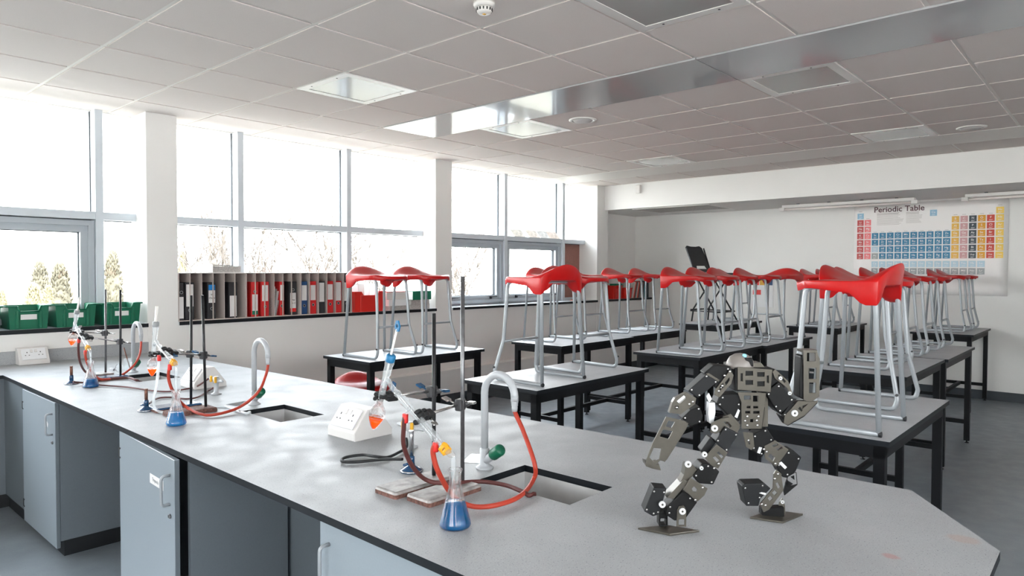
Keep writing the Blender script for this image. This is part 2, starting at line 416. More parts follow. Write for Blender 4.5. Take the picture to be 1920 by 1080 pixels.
ROBOT = [('chest_box', 'black', -0.045, 0.026, [(0.0079, 0.4207), (0.0974, 0.4209), (0.0982, 0.3611), (0.0086, 0.3608)], []), ('chest_plate', 'metal', 0.026, 0.03, [(0.0135, 0.4236), (0.1028, 0.4174), (0.099, 0.359), (0.0141, 0.365)], [[(0.0338, 0.4133), (0.053, 0.4134), (0.0532, 0.4018), (0.0339, 0.4017)], [(0.064, 0.4104), (0.0829, 0.4104), (0.083, 0.399), (0.0642, 0.3989)], [(0.0341, 0.3896), (0.0533, 0.3897), (0.0534, 0.3777), (0.0342, 0.3776)], [(0.0643, 0.3869), (0.0832, 0.387), (0.0833, 0.3743), (0.0645, 0.3742)], [(0.0211, 0.4075), (0.0266, 0.4075), (0.0268, 0.3868), (0.0213, 0.3868)], [(0.0889, 0.4019), (0.094, 0.4019), (0.0942, 0.3825), (0.0891, 0.3825)]]), ('belly_box', 'black', -0.02, 0.014, [(0.0338, 0.317), (0.0917, 0.3172), (0.0843, 0.2566), (0.0357, 0.2588)], []), ('belly_plate', 'metal', 0.022, 0.026, [(0.0155, 0.3581), (0.0891, 0.3559), (0.0787, 0.2628), (0.0269, 0.2627), (0.0251, 0.3308)], [[(0.0318, 0.3493), (0.049, 0.3493), (0.0491, 0.3389), (0.0319, 0.3389)], [(0.0552, 0.3489), (0.0685, 0.349), (0.0687, 0.3333), (0.0554, 0.3333)], [(0.039, 0.3221), (0.0493, 0.3222), (0.0494, 0.3159), (0.039, 0.3159)], [(0.0562, 0.3222), (0.0689, 0.3222), (0.0689, 0.316), (0.0563, 0.316)], [(0.0357, 0.309), (0.0483, 0.309), (0.0484, 0.3028), (0.0357, 0.3027)], [(0.0563, 0.309), (0.0725, 0.3091), (0.0726, 0.3022), (0.0564, 0.3021)], [(0.0486, 0.2882), (0.0566, 0.2883), (0.0567, 0.2801), (0.0487, 0.2801)]]), ('side_panel', 'metal', -0.02, 0.01, [(0.0812, 0.3512), (0.0997, 0.3489), (0.1007, 0.2651), (0.0857, 0.265)], []), ('waist_servo', 'black', -0.03, 0.02, [(-0.0285, 0.3503), (0.0223, 0.3529), (0.0271, 0.3273), (0.0231, 0.281), (0.0069, 0.281), (-0.0141, 0.3041), (-0.0375, 0.3271)], []), ('waist_bracket', 'metal', 0.02, 0.023, [(-0.0219, 0.2931), (-0.0012, 0.3013), (0.0244, 0.2724), (0.0189, 0.2562), (0.0038, 0.2584)], [[(-0.0138, 0.2861), (-0.0034, 0.2862), (-0.0033, 0.2747), (-0.0136, 0.2746)]]), ('battery_panel', 'white', -0.01, 0.012, [(-0.0547, 0.3279), (-0.0386, 0.3279), (-0.0371, 0.3024), (-0.0426, 0.271), (-0.0531, 0.2744), (-0.0561, 0.2976)], []), ('head_camera', 'black', -0.018, 0.022, [(0.0331, 0.4467), (0.055, 0.4456), (0.0575, 0.4237), (0.0392, 0.4225)], []), ('neck_bracket', 'metal', -0.025, 0.012, [(0.0609, 0.4328), (0.0795, 0.4328), (0.0912, 0.4189), (0.061, 0.4188)], []), ('shoulder_servo', 'black', -0.02, 0.025, [(-0.0719, 0.4065), (-0.0469, 0.4284), (-0.0032, 0.4239), (0.0039, 0.4043), (-0.0255, 0.3605), (-0.044, 0.3696), (-0.0418, 0.3904)], []), ('shoulder_bracket', 'metal', 0.028, 0.032, [(-0.0458, 0.3525), (-0.0449, 0.3639), (-0.0076, 0.4146), (0.0028, 0.4032), (-0.0038, 0.3802), (-0.0331, 0.3456), (-0.0413, 0.349)], [[(-0.0198, 0.3836), (-0.0086, 0.3974), (-0.0074, 0.3894), (-0.0175, 0.3756)], [(-0.0334, 0.3732), (-0.0245, 0.3824), (-0.022, 0.3732), (-0.0322, 0.3617)]]), ('upper_arm_servo', 'dark', -0.02, 0.026, [(-0.113, 0.3604), (-0.0629, 0.4066), (-0.0322, 0.3877), (-0.0868, 0.342)], []), ('upper_arm_clip', 'metal', 0.026, 0.029, [(-0.0685, 0.4055), (-0.0608, 0.4076), (-0.0321, 0.3894), (-0.0361, 0.3856)], []), ('elbow_bracket', 'metal', 0.012, 0.03, [(-0.1541, 0.3319), (-0.1474, 0.3425), (-0.1171, 0.358), (-0.0924, 0.3427), (-0.0955, 0.3274), (-0.1318, 0.3011), (-0.1625, 0.3042)], [[(-0.1398, 0.3319), (-0.1231, 0.3473), (-0.1194, 0.3426), (-0.1352, 0.3279)], [(-0.1473, 0.3227), (-0.1382, 0.3227), (-0.1381, 0.3149), (-0.1472, 0.3149)]]), ('elbow_servo', 'black', -0.03, 0.015, [(-0.125, 0.2873), (-0.1036, 0.309), (-0.079, 0.3184), (-0.0695, 0.2921), (-0.0756, 0.275), (-0.1032, 0.2641)], []), ('forearm_plate', 'metal', 0.036, 0.04, [(-0.1722, 0.2971), (-0.1204, 0.285), (-0.1249, 0.262), (-0.1758, 0.1807), (-0.1865, 0.1838), (-0.2062, 0.1622), (-0.223, 0.176), (-0.2216, 0.1867), (-0.2067, 0.2281)], [[(-0.173, 0.2711), (-0.1661, 0.2863), (-0.1493, 0.2834), (-0.1583, 0.2681)], [(-0.1885, 0.245), (-0.1796, 0.2633), (-0.1552, 0.2595), (-0.1657, 0.239)], [(-0.2139, 0.1913), (-0.2035, 0.2159), (-0.1837, 0.2144), (-0.1895, 0.1868), (-0.2032, 0.1806)]]), ('forearm_side', 'metal', 0.012, 0.036, [(-0.1301, 0.2856), (-0.1133, 0.2796), (-0.1207, 0.2611), (-0.1674, 0.1858), (-0.1749, 0.178), (-0.1796, 0.1873)], []), ('hand_hook', 'metal', -0.004, 0.04, [(-0.2245, 0.1775), (-0.2062, 0.1699), (-0.1894, 0.1746), (-0.1842, 0.1577), (-0.2062, 0.1622), (-0.2229, 0.1684)], []), ('shoulder_servo', 'black', -0.05, 0.015, [(0.1016, 0.4124), (0.1154, 0.4171), (0.1458, 0.3917), (0.1393, 0.3593), (0.1071, 0.3544)], []), ('shoulder_bracket', 'metal', 0.015, 0.019, [(0.1071, 0.4096), (0.1139, 0.4165), (0.1489, 0.3854), (0.1609, 0.3507), (0.1552, 0.3461), (0.1445, 0.3692), (0.1142, 0.3922)], [[(0.121, 0.4016), (0.1257, 0.4027), (0.142, 0.3854), (0.1386, 0.3808)]]), ('upper_arm_servo', 'black', -0.03, 0.024, [(0.0875, 0.3572), (0.1217, 0.3838), (0.166, 0.3378), (0.1273, 0.3007), (0.1133, 0.3145)], []), ('elbow_bracket', 'metal', 0.024, 0.028, [(0.1373, 0.297), (0.1712, 0.3362), (0.2033, 0.3341), (0.224, 0.3364), (0.19, 0.2995), (0.1445, 0.2728), (0.1352, 0.2785)], [[(0.1715, 0.3155), (0.176, 0.3213), (0.183, 0.312), (0.1796, 0.3086)], [(0.1828, 0.3237), (0.1965, 0.3283), (0.1829, 0.3155)]]), ('elbow_servo', 'black', -0.015, 0.024, [(0.1297, 0.2961), (0.1545, 0.3308), (0.1683, 0.3309), (0.2258, 0.3311), (0.1895, 0.2939), (0.1473, 0.2695)], []), ('forearm_plate', 'metal', 0.016, 0.02, [(0.1854, 0.4665), (0.2211, 0.4666), (0.2248, 0.4527), (0.2294, 0.4436), (0.2297, 0.3465), (0.2069, 0.3302), (0.1884, 0.3371), (0.1869, 0.4481)], [[(0.1958, 0.4596), (0.2178, 0.4596), (0.2181, 0.4378), (0.1961, 0.4377)], [(0.201, 0.4204), (0.2205, 0.4205), (0.2209, 0.3916), (0.2014, 0.3916)], [(0.2027, 0.3823), (0.22, 0.3823), (0.2203, 0.3557), (0.203, 0.3556)]]), ('forearm_side', 'black', -0.022, 0.016, [(0.1804, 0.4499), (0.1872, 0.4545), (0.1923, 0.3364), (0.1796, 0.3433)], []), ('forearm_cap', 'metal', -0.022, 0.016, [(0.1864, 0.467), (0.224, 0.4671), (0.2234, 0.4601), (0.1878, 0.46)], []), ('hip_bracket', 'metal', 0.035, 0.04, [(-0.0579, 0.2561), (-0.0551, 0.2806), (-0.0279, 0.293), (-0.0096, 0.296), (0.0181, 0.2686), (0.0091, 0.2533), (-0.0214, 0.2655), (-0.0426, 0.2531)], [[(-0.0246, 0.2837), (-0.0124, 0.2838), (-0.0033, 0.2731), (-0.0093, 0.2685)]]), ('thigh_servo', 'dark', 0.0, 0.05, [(-0.0484, 0.2356), (-0.0231, 0.2738), (0.012, 0.2557), (-0.0194, 0.2053)], []), ('thigh_bracket', 'metal', 0.05, 0.054, [(-0.0764, 0.1955), (-0.0465, 0.2291), (-0.0176, 0.2079), (-0.0413, 0.1668), (-0.0581, 0.1744)], [[(-0.0552, 0.1956), (-0.0492, 0.1986), (-0.0385, 0.1881), (-0.0446, 0.1835)], [(-0.0448, 0.2078), (-0.0402, 0.2108), (-0.028, 0.1972), (-0.0326, 0.1927)]]), ('thigh_link', 'dark', 0.0, 0.036, [(-0.0807, 0.2091), (-0.0566, 0.2429), (-0.0412, 0.2307), (-0.0683, 0.1907)], []), ('knee_servo', 'black', 0.0, 0.05, [(-0.1045, 0.1462), (-0.0816, 0.1784), (-0.0642, 0.1784), (-0.0364, 0.1581), (-0.052, 0.1244), (-0.0898, 0.1273)], []), ('knee_link', 'metal', 0.012, 0.045, [(-0.1265, 0.1475), (-0.1209, 0.174), (-0.1034, 0.174), (-0.0917, 0.1595), (-0.1263, 0.1182), (-0.138, 0.1241)], []), ('shin_bracket', 'metal', 0.05, 0.056, [(-0.1303, 0.113), (-0.1119, 0.1436), (-0.0681, 0.1161), (-0.0766, 0.0985), (-0.0939, 0.0824)], [[(-0.1087, 0.1159), (-0.103, 0.1217), (-0.0942, 0.1131), (-0.097, 0.1072), (-0.1057, 0.1087)]]), ('shin_link', 'metal', 0.01, 0.05, [(-0.1708, 0.0903), (-0.1277, 0.1373), (-0.1159, 0.1316), (-0.1533, 0.0875)], []), ('ankle_servo', 'black', 0.0, 0.048, [(-0.1701, 0.0663), (-0.1298, 0.106), (-0.1035, 0.0958), (-0.0917, 0.0782), (-0.1204, 0.0371), (-0.1494, 0.0297), (-0.1728, 0.0457)], []), ('foot_servo', 'dark', 0.0, 0.046, [(-0.2279, 0.0537), (-0.2036, 0.1154), (-0.1701, 0.1126), (-0.1899, 0.045), (-0.2045, 0.0405)], []), ('ankle_plate', 'metal', 0.048, 0.052, [(-0.1459, 0.0164), (-0.1448, 0.0589), (-0.1392, 0.0693), (-0.1276, 0.0707), (-0.1208, 0.059), (-0.1212, 0.0165)], [[(-0.1402, 0.0356), (-0.1258, 0.0356), (-0.1256, 0.0209), (-0.1401, 0.0208)]]), ('ankle_post', 'black', 0.0, 0.03, [(-0.186, 0.0482), (-0.163, 0.0482), (-0.1627, 0.0081), (-0.1856, 0.008)], [[(-0.1819, 0.0288), (-0.1663, 0.0289), (-0.1662, 0.0126), (-0.1818, 0.0125)]]), ('hip_bracket', 'metal', -0.04, -0.036, [(0.0514, 0.24), (0.0779, 0.2372), (0.0824, 0.1995), (0.0743, 0.191), (0.0603, 0.1995)], [[(0.0642, 0.2176), (0.0684, 0.2176), (0.0712, 0.2064), (0.0671, 0.2064)]]), ('thigh_servo', 'black', -0.085, -0.045, [(0.0811, 0.2309), (0.1171, 0.2506), (0.1383, 0.2185), (0.1055, 0.1691), (0.0774, 0.1887)], []), ('thigh_bracket', 'metal', -0.045, -0.04, [(0.1103, 0.2013), (0.1393, 0.2168), (0.1759, 0.1917), (0.143, 0.1454), (0.1122, 0.1678)], [[(0.1218, 0.1734), (0.1272, 0.1803), (0.1399, 0.1706), (0.1345, 0.1595)], [(0.1312, 0.2028), (0.145, 0.2085), (0.1478, 0.2043), (0.1354, 0.1987)], [(0.1424, 0.1931), (0.1563, 0.2002), (0.1605, 0.1959), (0.1467, 0.1889)]]), ('knee_servo', 'black', -0.085, -0.042, [(0.1437, 0.1477), (0.1518, 0.173), (0.1767, 0.1912), (0.1877, 0.1912), (0.2118, 0.1703), (0.197, 0.1324), (0.1734, 0.1141), (0.1609, 0.1168)], []), ('shin_bracket', 'metal', -0.042, -0.037, [(0.1352, 0.1266), (0.1419, 0.1379), (0.1561, 0.1267), (0.1621, 0.0818), (0.1238, 0.0299), (0.11, 0.0228), (0.0999, 0.0453), (0.1342, 0.0874)], [[(0.1411, 0.1014), (0.1466, 0.1043), (0.1537, 0.0903), (0.1482, 0.0847)], [(0.1317, 0.0761), (0.1384, 0.0832), (0.1456, 0.0749), (0.1386, 0.0678)], [(0.1201, 0.0608), (0.1267, 0.0677), (0.134, 0.0594), (0.1269, 0.0523)]]), ('shin_link', 'black', -0.085, -0.08, [(0.1901, 0.1054), (0.2141, 0.1198), (0.2175, 0.084), (0.1823, 0.0538), (0.1792, 0.0681)], [[(0.1988, 0.1055), (0.2087, 0.1098), (0.2096, 0.0969)], [(0.1833, 0.0854), (0.1917, 0.0954), (0.206, 0.0869), (0.1934, 0.0768)]]), ('ankle_servo', 'dark', -0.09, -0.042, [(0.0524, 0.0912), (0.0606, 0.0983), (0.1137, 0.0997), (0.1305, 0.0858), (0.103, 0.0576), (0.0977, 0.0379), (0.0642, 0.0378)], []), ('ankle_plate', 'metal', -0.062, -0.058, [(0.1559, 0.0098), (0.1597, 0.0438), (0.1679, 0.0552), (0.1753, 0.0354), (0.1769, 0.0098)], [[(0.1627, 0.0227), (0.1717, 0.0227), (0.1718, 0.0155), (0.1628, 0.0155)]]), ('ankle_post', 'black', -0.07, -0.045, [(0.1072, 0.0312), (0.1687, 0.0342), (0.1691, 0.0075), (0.1074, 0.0115)], []), ('servo_label', 'white', 0.0195, 0.0215, [(0.0097, 0.2928), (0.0187, 0.3137), (0.0234, 0.3091), (0.0167, 0.2894)], []), ('servo_label', 'white', 0.02, 0.0268, [(-0.066, 0.3469), (-0.0592, 0.356), (-0.0511, 0.34), (-0.0579, 0.3307)], []), ('servo_label', 'white', 0.03, 0.0315, [(-0.1432, 0.3352), (-0.1251, 0.3506), (-0.1204, 0.3461), (-0.1386, 0.3306)], []), ('servo_label', 'white', -0.045, -0.0435, [(0.0923, 0.1822), (0.0977, 0.1977), (0.1061, 0.1962), (0.1007, 0.1793)], []), ('servo_label', 'white', -0.042, -0.0405, [(0.15, 0.155), (0.157, 0.1594), (0.1724, 0.144), (0.167, 0.1384)], []), ('servo_label', 'white', -0.042, -0.0405, [(0.0981, 0.0736), (0.105, 0.0763), (0.1177, 0.0736), (0.1149, 0.068)], [])]
HORNS = [(0.1616, 0.3044, 0.03, 0.0085), (-0.0491, 0.2683, 0.046, 0.0085), (-0.1191, 0.1792, 0.058, 0.0085), (-0.184, 0.0756, 0.058, 0.0085), (-0.1326, 0.0582, 0.058, 0.0085), (-0.077, 0.2037, 0.056, 0.007), (-0.0842, 0.1682, 0.055, 0.005), (0.1507, 0.3551, 0.024, 0.005), (0.1261, 0.3942, 0.024, 0.005), (0.1669, 0.0449, -0.055, 0.005)]
SCREWS = [(0.0347, 0.2836, 0.0265), (0.065, 0.2849, 0.0265), (0.069, 0.2953, 0.0265), (0.0405, 0.2721, 0.0265), (0.0402, 0.2952, 0.0265), (0.0669, 0.2722, 0.0265), (-0.0358, 0.3618, 0.0325), (-0.0267, 0.3756, 0.0325), (-0.0214, 0.4019, 0.0325), (-0.0078, 0.4123, 0.0325), (-0.1109, 0.3274, 0.0305), (-0.1017, 0.3337, 0.0305), (-0.1439, 0.2767, 0.0305), (-0.1428, 0.3182, 0.0305), (-0.0999, 0.087, 0.0565), (-0.0813, 0.1191, 0.0565), (-0.0529, 0.1687, 0.0565), (-0.0415, 0.1803, 0.0565), (0.1135, 0.0428, -0.036), (0.1037, 0.0456, -0.036), (0.1459, 0.1269, -0.036), (0.1377, 0.1144, -0.036), (0.1075, 0.194, -0.036), (0.1146, 0.187, -0.036), (0.1386, 0.155, -0.036), (0.0655, 0.2176, -0.036)]
# head extents [(-0.0059, 0.4403), (0.065, 0.4405), (0.0277, 0.4579), (0.0281, 0.4205)]
FOOT_NEAR = [(-0.2406, 0.03), (-0.1674, 0.0728), (-0.0853, 0.0471), (-0.1588, 0.0107)]
FOOT_FAR = [(0.0773, -0.0502), (0.1529, -0.0146), (0.2324, -0.0763), (0.157, -0.109)]
# ------------------------------------------------------------------ setting
ZC = 2.789                 # ceiling tiles
YW, YG = 5.87, 6.20        # low wall face / glazing
XB = 9.95                  # back wall
BEAM_X, BEAM_Z = 8.60, 2.435
SILL = 1.10
GX, GY, T = 1.3806, 3.744, 0.6
XL, YR = -5.0, -3.4        # rear wall, right wall

m = MB(); m.box((XL, YR, -0.12), (XB + 0.1, 6.35, 0.0)); struct(m.build('floor', 'floor'))

# ceiling: enamelled grid with one lay-in tile per cell
LIGHT_CELLS = {(2, 0), (5, 0), (2, -4), (5, -4), (9, -4), (9, 0), (1, -8), (5, -8)}
m = MB()
m.mi = 1; m.box((XL, YR, ZC + 0.006), (BEAM_X + 0.2, 6.35, ZC + 0.10))
m.mi = 0
for i in range(-11, 12):
    for j in range(-12, 5):
        x0, y0 = GX + i*T, GY + j*T
        if i == 4 and j < 2: continue
        if i == 10 or (i, j) in LIGHT_CELLS: continue
        x1, y1 = min(x0 + T, BEAM_X), min(y0 + T, 6.17)
        if i == 11: x0 = GX + 11*T
        if x1 - x0 < 0.05 or y1 - y0 < 0.05: continue
        if j == 3: y1 = 6.165
        if j == 4: continue
        g = 0.012
        m.box((max(x0, XL) + g, max(y0, YR) + g, ZC), (x1 - g, y1 - g, ZC + 0.02))
m.mi = 2; m.box((GX + 10*T, YR, ZC - 0.002), (GX + 11*T - 0.008, 6.165, ZC + 0.02))
struct(m.build('ceiling', ['tile', 'tbar', 'strip']))

# long glossy steel panels let into the ceiling
t = thing('ceiling_panel', 'long glossy white steel strip running across the tiled ceiling', 'ceiling panel', (GX + 4.5*T, 1.0, ZC - 0.006))
cuts = [GY + 2*T - 0.01, GY - 3*T, GY - 8*T, YR]
for a, b in zip(cuts, cuts[1:]):
    m = MB(); m.bbox((-0.295, b + 0.002 - 1.0, 0), (0.295, a - 0.002 - 1.0, 0.03), 0.002, 1); m.build('steel_sheet', 'metalpanel', t)

def ceiling_light(i, j, label):
    t = thing('ceiling_light', label, 'ceiling light', (GX + (i+.5)*T, GY + (j+.5)*T, ZC - 0.004), 0, 'square ceiling lights')
    m = MB(); h = 0.292; k = 0.235
    m.prism([(-h,-h),(h,-h),(h,h),(-h,h)], [[(-k,-k),(k,-k),(k,k),(-k,k)]], (0, 0, 0.02)); m.build('frame', 'lightframe', t)
    m = MB(); m.box((-k, -k, 0.003), (k, k, 0.012)); m.build('diffuser', 'diffuser', t)
    for sx in (-1, 1):
        for q in (-0.15, 0.15):
            m = MB(); m.lathe([(0.006, -0.0015), (0.006, 0.002)], 8, Matrix.Translation((sx*0.264, q, 0))); m.build('screw', 'hole', t)
ceiling_light(2, 0, 'square ceiling light nearest the windows, above the bench taps, before the steel strip')
ceiling_light(5, 0, 'square ceiling light beyond the steel strip, next to the round speaker near the windows')
ceiling_light(2, -4, 'large square ceiling light cut off by the top of the photo')
ceiling_light(5, -4, 'square ceiling light at upper right, just behind the steel strip')
ceiling_light(9, -4, 'square ceiling light at right, against the plain strip before the bulkhead')
ceiling_light(9, 0, 'small far square ceiling light near the bulkhead on the window side')

def speaker(x, y, label):
    t = thing('ceiling_speaker', label, 'ceiling speaker', (x, y, ZC))
    m = MB(); m.lathe([(0.115, 0.0), (0.115, -0.004), (0.105, -0.009), (0.085, -0.009), (0.085, -0.003)], 32, None, True, True); m.build('rim', 'lightframe', t)
    m = MB(); m.lathe([(0.084, -0.004), (0.07, -0.016), (0.04, -0.022), (0, -0.023)], 32, None, False); m.build('cover', 'speaker', t)
speaker(4.697, 3.43, 'round ceiling speaker beside the square light near the middle of the ceiling')
speaker(7.16, 1.06, 'round ceiling speaker at far right of the ceiling')

t = thing('smoke_detector', 'white smoke detector with an orange lamp on the ceiling at top centre', 'smoke detector', (2.35, 2.29, ZC))
m = MB(); m.lathe([(0.052, 0), (0.052, -0.012), (0.046, -0.022), (0.040, -0.024)], 28, None, True, True); m.build('base', 'sensor', t)
m = MB(); m.lathe([(0.038, -0.024), (0.036, -0.040), (0.028, -0.050), (0, -0.052)], 28, None, True); m.build('sensing_head', 'sensor', t)
m = MB()
for k in range(14):
    a = 2*PI*k/14; m.box((-0.003, 0.0355, -0.040), (0.003, 0.0395, -0.028), Matrix.Rotation(a, 4, 'Z'))
m.build('vents', 'hole', t)
m = MB(); m.box((-0.007, -0.006, -0.0545), (0.007, 0.006, -0.051)); m.build('lamp', 'gasyellow', t)

# walls
m = MB()
m.box((XL - 0.1, YW, 0), (XB + 0.1, 6.40, SILL - 0.03))
m.box((8.69, 6.17, SILL - 0.03), (XB + 0.1, 6.40, ZC + 0.1))
m.box((XL - 0.1, 6.08, SILL - 0.03), (-4.6, 6.40, ZC + 0.1))
m.box((XL - 0.1, 6.17, ZC - 0.004), (XB + 0.1, 6.40, ZC + 0.25))
struct(m.build('wall_left', 'wall'))
m = MB(); m.box((XB, YR - 0.1, 0), (XB + 0.1, 6.40, ZC + 0.1)); struct(m.build('wall_back', 'wall_back'))
m = MB(); m.prism([(XL - 0.1, 0), (XB + 0.1, 0), (XB + 0.1, ZC + 0.1), (XL - 0.1, ZC + 0.1)], [[(-3.0, 1.5), (2.6, 1.5), (2.6, 2.65), (-3.0, 2.65)]], (0, -0.1, 0), lambda q: (q[0], YR, q[1])); struct(m.build('wall_right', 'wall'))  # wall opening is added, out of view, to let in fill light
w5 = bpy.data.objects.new('window_5', None); COL.objects.link(w5); w5.location = (-0.2, YR - 0.05, 1.5); struct(w5)  # invented high window, unseen, brightens the right bench and robot front
m = MB()
for x in (-3.0, -1.15, 0.70, 2.56): m.box((x, YR - 0.09, 1.5), (x + 0.04, YR - 0.02, 2.65))
m.box((-3.0, YR - 0.09, 1.5), (2.6, YR - 0.02, 1.55)); m.box((-3.0, YR - 0.09, 2.60), (2.6, YR - 0.02, 2.65)); m.build('window_frame', 'frame', w5, world=True)
for x in (-3.0, -1.15, 0.70):
    m = MB(); m.box((x + 0.04, YR - 0.058, 1.55), (x + 1.85, YR - 0.052, 2.60)); m.build('pane', 'pane', w5, world=True)
m = MB(); m.prism([(YR - 0.1, 0), (6.40, 0), (6.40, ZC + 0.1), (YR - 0.1, ZC + 0.1)], [[(-3.0, 1.1), (0.9, 1.1), (0.9, 2.65), (-3.0, 2.65)]], (-0.1, 0, 0), lambda q: (XL, q[0], q[1])); struct(m.build('wall_rear', 'wall'))  # opening behind the camera is added for fill daylight
w4 = bpy.data.objects.new('window_4', None); COL.objects.link(w4); w4.location = (XL - 0.05, -1.05, 1.1); struct(w4)  # invented rear window, unseen, lifts the dark bench end and cupboard fronts
m = MB()
for y in (-3.0, -1.05, 0.86): m.box((XL - 0.09, y, 1.1), (XL - 0.02, y + 0.04, 2.65))
m.box((XL - 0.09, -3.0, 1.1), (XL - 0.02, 0.9, 1.15)); m.box((XL - 0.09, -3.0, 2.60), (XL - 0.02, 0.9, 2.65)); m.build('window_frame', 'frame', w4, world=True)
for y in (-3.0, -1.05):
    m = MB(); m.box((XL - 0.058, y + 0.04, 1.15), (XL - 0.052, y + 1.91, 2.60)); m.build('pane', 'pane', w4, world=True)
m = MB(); m.box((BEAM_X, YR, BEAM_Z), (XB, 6.17, ZC + 0.05)); struct(m.build('trim_1', 'wall'), 'deep white bulkhead across the top of the back wall')
for k, (a, b) in enumerate([(2.16, 2.40), (5.24, 5.49), (8.41, 8.69)]):
    m = MB(); m.box((a, YW - 0.004, 0), (b, 6.38, ZC + 0.02)); struct(m.build('trim_%d' % (k + 2), 'wall'), 'square white pillar in the window wall')
m = MB(); m.box((2.32, 5.74, 0.13), (XB, YW, 0.40)); struct(m.build('trim_5', 'wall'), 'boxed-in pipes along the foot of the window wall')
m = MB(); m.box((2.32, 5.73, 0), (XB, YW, 0.13)); struct(m.build('baseboard_left', 'base'))
m = MB(); m.box((XB - 0.012, YR, 0), (XB, 5.73, 0.11)); struct(m.build('baseboard_back', 'base'))

# sills with a dark front edge
k = 6
for a, b in [(-4.6, 2.16), (2.40, 5.24), (5.49, 8.41), (8.69, XB)]:
    m = MB(); m.box((a, 5.845, SILL - 0.03), (b, 6.20, SILL))
    for f in m.bm.faces:
        f.normal_update()
    o = m.build('trim_%d' % k, ['sill', 'edge']); k += 1
    for p in o.data.polygons:
        if p.normal.y < -0.5: p.material_index = 1
    struct(o, 'window sill board with a dark front edge')

# windows
def window(n, x0, x1, mulls, fixed_low, sashes, solid_low=()):
    """mulls: centre x of each mullion; fixed_low/sashes: index of bays below the transom"""
    w = bpy.data.objects.new('window_%d' % n, None); COL.objects.link(w); w.location = (x0, YG, SILL); struct(w)
    fm = MB(); zt0, zt1 = 1.925, 1.985; yi, yo = 6.08, 6.24
    for x in mulls: fm.box((x - 0.028, yi, SILL), (x + 0.028, yo, ZC))
    fm.box((x0, yi + 0.005, zt0), (x1, yo, zt1))
    fm.box((x0, YG - 0.02, SILL), (x1, yo, SILL + 0.04));
    fm.build('window_frame', 'frame', w, world=True)
    edges = [x0] + [e for x in mulls for e in (x - 0.028, x + 0.028)] + [x1]
    bays = [(edges[2*i], edges[2*i+1]) for i in range(len(mulls) + 1)]
    gk = MB()
    for a, b in bays:
        for xx in (a, b):
            if xx in (x0, x1): continue
            s = 1 if xx == a else -1
            gk.box((min(xx, xx + s*0.006), YG - 0.012, SILL + 0.04), (max(xx, xx + s*0.006), YG + 0.012, ZC + 0.02))
        gk.box((a, YG - 0.012, zt0 - 0.006), (b, YG + 0.012, zt0))
    gk.build('gasket', 'gasket', w, world=True)
    for i, (a, b) in enumerate(bays):
        p = MB(); p.box((a, YG - 0.003, zt1), (b, YG + 0.003, ZC + 0.02)); p.build('pane', 'pane', w, world=True)
        if i in sashes:
            z0, z1 = SILL + 0.02, zt0 - 0.006
            sm = MB()
            def ring(o0, o1, ya, yb):
                A = [(a + o0, z0 + o0), (b - o0, z0 + o0), (b - o0, z1 - o0), (a + o0, z1 - o0)]
                B = [(a + o1, z0 + o1), (b - o1, z0 + o1), (b - o1, z1 - o1), (a + o1, z1 - o1)]
                sm.prism(A, [B], (0, yb - ya, 0), lambda q: (q[0], ya, q[1]))
            ring(0.004, 0.045, 6.105, 6.23); ring(0.045, 0.095, 6.13, 6.22)
            so = sm.build('sash', 'sash', w, world=True)
            g2 = MB(); A = [(a + 0.095, z0 + 0.095), (b - 0.095, z0 + 0.095), (b - 0.095, z1 - 0.095), (a + 0.095, z1 - 0.095)]
            B = [(q[0] + (0.006 if q[0] < (a+b)/2 else -0.006), q[1] + (0.006 if q[1] < (z0+z1)/2 else -0.006)) for q in A]
            g2.prism(A, [B], (0, 0.03, 0), lambda q: (q[0], 6.17, q[1])); g2.build('gasket', 'gasket', so, loc=-Vector(w.location))
            p = MB(); p.box((a + 0.095, YG - 0.003, z0 + 0.095), (b - 0.095, YG + 0.003, z1 - 0.095)); p.build('pane', 'pane', w, world=True)
            for hx in ((a + 0.22, b - 0.22) if n > 1 else ()):
                h = MB(); h.box((hx - 0.012, 6.105, z0 + 0.050), (hx + 0.012, 6.13, z0 + 0.082)); h.tube([(hx, 6.10, z0 + 0.075), (hx + 0.035, 6.098, z0 + 0.077), (hx + 0.10, 6.10, z0 + 0.078)], 0.006, 8)
                h.build('window_handle', 'rubberblack', so, loc=-Vector(w.location))
        elif i in solid_low:
            p = MB(); p.box((a, YG - 0.01, SILL + 0.01), (b, YG + 0.01, zt0)); p.build('solid_board', 'brown', w, world=True)
        else:
            p = MB(); p.box((a, YG - 0.003, SILL + 0.04), (b, YG + 0.003, zt0)); p.build('pane', 'pane', w, world=True)
    return w
window(1, -4.6, 2.16, [-3.1, -1.5, 0.35, 1.89], (), (1, 3), ())
window(2, 2.40, 5.24, [3.055, 4.23], (), (), ())
window(3, 5.49, 8.41, [6.655, 7.885], (), (0, 1), (2,))

